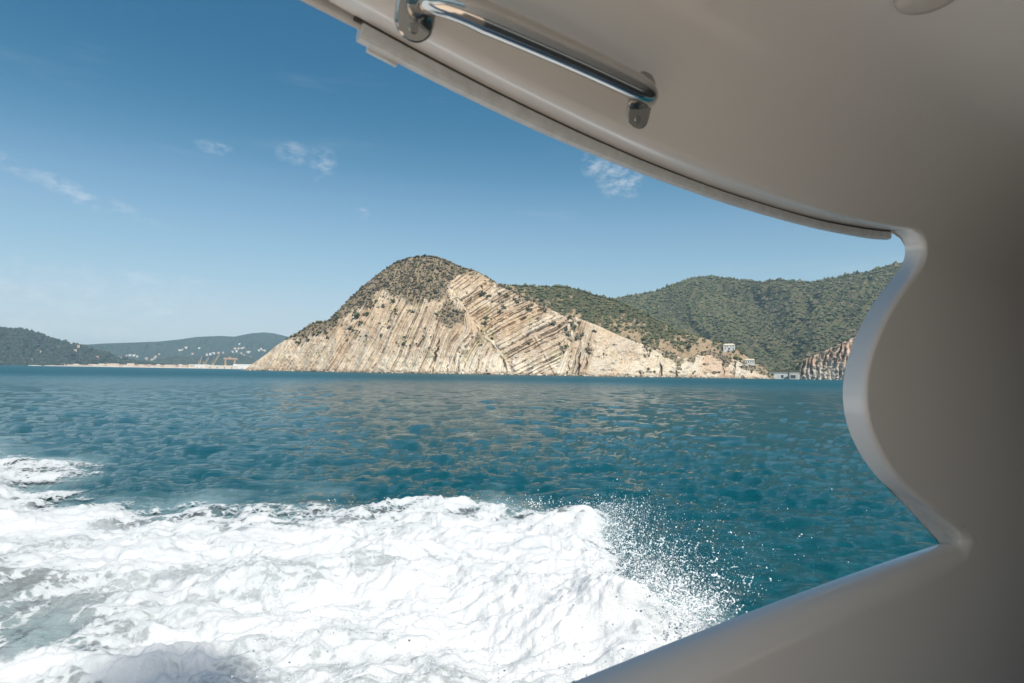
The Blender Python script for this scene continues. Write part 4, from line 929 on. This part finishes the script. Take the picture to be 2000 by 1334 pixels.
# grey track along the upper edge, with the black gap above it
tr = [(s, w) for s, w, k in loop if k == 'T']
def sweep_track(name, mat, profile, s_from, s_to, parent):
    pts = [(s, w, NRM[i]) for i, (s, w, k) in enumerate(loop) if k == 'T' and s_from <= s <= s_to]
    rows = []
    for s, w, n in pts: rows.append([bend(s + n.x * pw, w + n.y * pw, of) for of, pw in profile])
    V = np.array([[v[:] for v in c] for c in rows]); nr, nc = V.shape[:2]
    F = grid_faces(nr, nc).tolist() + [list(range(nc))[::-1], [(nr - 1) * nc + k for k in range(nc)]]
    me = bpy.data.meshes.new(name); me.from_pydata(V.reshape(-1, 3).tolist(), [], F)
    bm = bmesh.new(); bm.from_mesh(me); bmesh.ops.recalc_face_normals(bm, faces=bm.faces); bm.to_mesh(me); bm.free()
    return link(name, mat, None, parent) if False else link(name, me, M[mat], parent)
sA = on_wall(690, 56, LW + TH)[0]; sB = on_wall(1742, 460, LW + TH)[0]
def closed(prof): return prof + [prof[0]]
sweep_track('track_seal', 'gap', closed([(TH - 0.002, 0.003), (TH - 0.002, -0.0040), (TH + 0.016, -0.0040), (TH + 0.016, 0.003)]), sA, sB, boat)
track = sweep_track('curtain_track', 'track', closed([(TH - 0.004, -0.0043), (TH - 0.006, -0.020), (TH - 0.002, -0.025), (TH + 0.012, -0.027), (TH + 0.018, -0.022), (TH + 0.018, -0.0043)]), sA + 0.012, sB, boat)
sweep_track('track_lip', 'track', closed([(TH + 0.012, -0.020), (TH + 0.012, -0.031), (TH + 0.020, -0.031), (TH + 0.020, -0.020)]), sA + 0.03, sA + 0.10, track)

# grab rail with two oval foot plates
h1 = on_bend(814, 4); h2 = on_bend(1250, 196)
def wall_frame(s, w):
    p = bend(s, w); e = 1e-3; ds = (bend(s + e, w) - bend(s - e, w)).normalized(); dw = (bend(s, w + e) - bend(s, w - e)).normalized()
    n = (bend(s, w, -1e-3) - p).normalized(); return p, ds, dw, n
def foot_plate(s, w, rot, parent):
    p, ds, dw, n = wall_frame(s, w); ax = ds * math.cos(rot) + dw * math.sin(rot); ay = n.cross(ax)
    bm = bmesh.new(); ring0, ring1, ring2 = [], [], []
    for k in range(40):
        a = 2 * math.pi * k / 40; x, y = math.cos(a), math.sin(a)
        px = x * 0.035; pyy = y * 0.034 + math.copysign(0.028, y) * min(1, abs(y) * 5)
        for rg, sc, hh in ((ring0, 1.0, 0.0), (ring1, 1.0, 0.003), (ring2, 0.90, 0.0046)):
            rg.append(bm.verts.new(p + ax * px * sc + ay * pyy * (sc if sc == 1 else 0.96) + n * (hh + 0.0005)))
    for a, b in ((ring0, ring1), (ring1, ring2)):
        for k in range(40): bm.faces.new((a[k], a[(k + 1) % 40], b[(k + 1) % 40], b[k]))
    bm.faces.new(ring2)
    bmesh.ops.recalc_face_normals(bm, faces=bm.faces)
    me = bpy.data.meshes.new('foot_plate'); bm.to_mesh(me); bm.free(); link('foot_plate', me, M['chrome'], parent)
    for sg in (-1, 1):
        c = p + ay * 0.041 * sg + n * 0.0052
        bm = bmesh.new(); q = n.to_track_quat('Z', 'Y').to_matrix().to_4x4()
        bmesh.ops.create_cone(bm, cap_ends=True, segments=18, radius1=0.0100, radius2=0.0078, depth=0.0045, matrix=Matrix.Translation(c) @ q)
        bmesh.ops.create_cube(bm, size=1.0, matrix=Matrix.Translation(c + n * 0.0012) @ q @ Matrix.Diagonal((0.009, 0.0018, 0.003, 1)))
        bmesh.ops.create_cube(bm, size=1.0, matrix=Matrix.Translation(c + n * 0.00122) @ q @ Matrix.Diagonal((0.0018, 0.009, 0.003, 1)))
        me = bpy.data.meshes.new('screw'); bm.to_mesh(me); bm.free(); link('screw', me, M['screw'], parent)
pa, dsa, dwa, na = wall_frame(*h1); pb_, dsb, dwb, nb = wall_frame(*h2)
along = (pb_ - pa).normalized(); ST = 0.058
bar_pts = []
for k in range(49):
    t = k / 48; L_ = (pb_ - pa).length; x = t * L_; n = na.lerp(nb, t).normalized()
    e = min(x, L_ - x); ramp = 0.075
    h = ST * math.sqrt(max(0, 1 - (1 - min(1, e / ramp)) ** 2)) + 0.012 * math.sin(math.pi * t)
    bar_pts.append(pa + along * x + n * (h + 0.001))
rail = tube('grab_rail', 'chrome', bar_pts, [0.0190 + 0.0065 * min(1, 6 * min(k, 48 - k) / 48) for k in range(49)], boat, 28)
rail['label'] = 'polished steel grab rail with two foot plates'
rotp = math.atan2(along.dot(dwb), along.dot(dsb))
foot_plate(h1[0], h1[1], rotp, rail); foot_plate(h2[0], h2[1], rotp, rail)
# round ceiling lamp (unlit)
ls, lw = on_bend(1812, -22); p, ds, dw, n = wall_frame(ls, lw)
bm = bmesh.new(); prof = [(0.0, .030), (0.030, 0.030), (0.052, 0.028), (0.060, 0.022), (0.063, 0.012), (0.064, 0.0)]
rings = []
for r_, h_ in prof: rings.append([bm.verts.new(p + (ds * math.cos(2 * math.pi * k / 40) + dw * math.sin(2 * math.pi * k / 40)) * max(r_, 1e-4) + n * h_) for k in range(40)])
for a, b in zip(rings, rings[1:]):
    for k in range(40): bm.faces.new((a[k], a[(k + 1) % 40], b[(k + 1) % 40], b[k]))
for f in bm.faces: f.smooth = True
bmesh.ops.recalc_face_normals(bm, faces=bm.faces)
me = bpy.data.meshes.new('ceiling_lamp'); bm.to_mesh(me); bm.free(); link('ceiling_lamp', me, M['lamp'], boat)
# small stud on the outer edge of the coaming
sS, sw = on_wall(1121, 1334, LW + TH + 0.01)
tube('snap_stud', 'gap', [BL(LW + TH - 0.002, sS, sw - 0.004), BL(LW + TH + 0.010, sS, sw - 0.002), BL(LW + TH + 0.014, sS, sw)], [0.006, 0.006, 0.004], boat, 14)
# arch added above the roof, out of view, under the shadow blocker
tube('blocker_arch', 'gel', [BL(0.8, -0.2, 0.9), BL(0.75, 0.0, 2.2), BL(0.5, 0.1, 2.6), BL(-0.6, 0.1, 2.6), BL(-0.9, 0.0, 2.2), BL(-1.0, -0.2, 0.9)], [.12, .1, .1, .1, .1, .12], boat, 12)
# unseen blocker added to throw the soft patch of shadow on the foam
def mat_blocker():
    m = NT('blocker_fade'); m.principled((0.62, 0.64, 0.66), 0.9); g = m.add('ShaderNodeVectorMath', operation='DISTANCE'); m.t.links.new(m.coord('Generated', (1, 1, 0)), g.inputs[0]); g.inputs[1].default_value = (0.5, 0.5, 0)
    m.t.links.new(m.rng(g.outputs['Value'], 0.26, 0.50, 0.52, 0.04, True), m.p.inputs['Alpha']); return m.m  # alpha thins toward the rim to soften the cast shadow
bm = bmesh.new(); bmesh.ops.create_uvsphere(bm, u_segments=32, v_segments=14, radius=1.0, matrix=Matrix.Translation(BL(0.16, 0.15, 4.25)) @ Matrix.Diagonal((0.62, 0.62, 0.24, 1)))
for v in bm.verts:
    w = v.co - BL(0.16, 0.15, 4.25); a = math.atan2(w.y, w.x); v.co += Vector((w.x, w.y, 0)) * (0.10 * math.sin(3 * a + 0.6) + 0.06 * math.sin(5 * a))
me = bpy.data.meshes.new('shadow_blocker'); bm.to_mesh(me); bm.free(); shade = link('shadow_blocker', me, mat_blocker(), boat)
tube('blocker_pole', 'chrome', [BL(0.10, 0.1, 2.6), BL(0.14, 0.22, 4.1)], 0.018, boat, 10)

# ------------------------------------------------------------------ the air
zmax = max(max((c[2] for c in o.bound_box)) for o in COL.objects if o.type == 'MESH' and o.parent is None) + 8; print('highest', zmax)
bm = bmesh.new(); bmesh.ops.create_cube(bm, size=1.0, matrix=Matrix.Translation((0, 0, (zmax - 3) / 2)) @ Matrix.Diagonal((20000, 20000, zmax + 3, 1)))
me = bpy.data.meshes.new('haze'); bm.to_mesh(me); bm.free()
hm = bpy.data.materials.new('air'); hm.use_nodes = True; hn = hm.node_tree.nodes; hn.clear()
ho = hn.new('ShaderNodeOutputMaterial'); pv = hn.new('ShaderNodeVolumePrincipled'); pv.inputs['Color'].default_value = (0.60, 0.83, 1.0, 1); pv.inputs['Density'].default_value = 8.0e-5
hm.node_tree.links.new(pv.outputs[0], ho.inputs['Volume'])
o = link('haze', me, hm); tag(o, 'thin blue haze over the sea and the far hills', 'haze', kind='stuff')
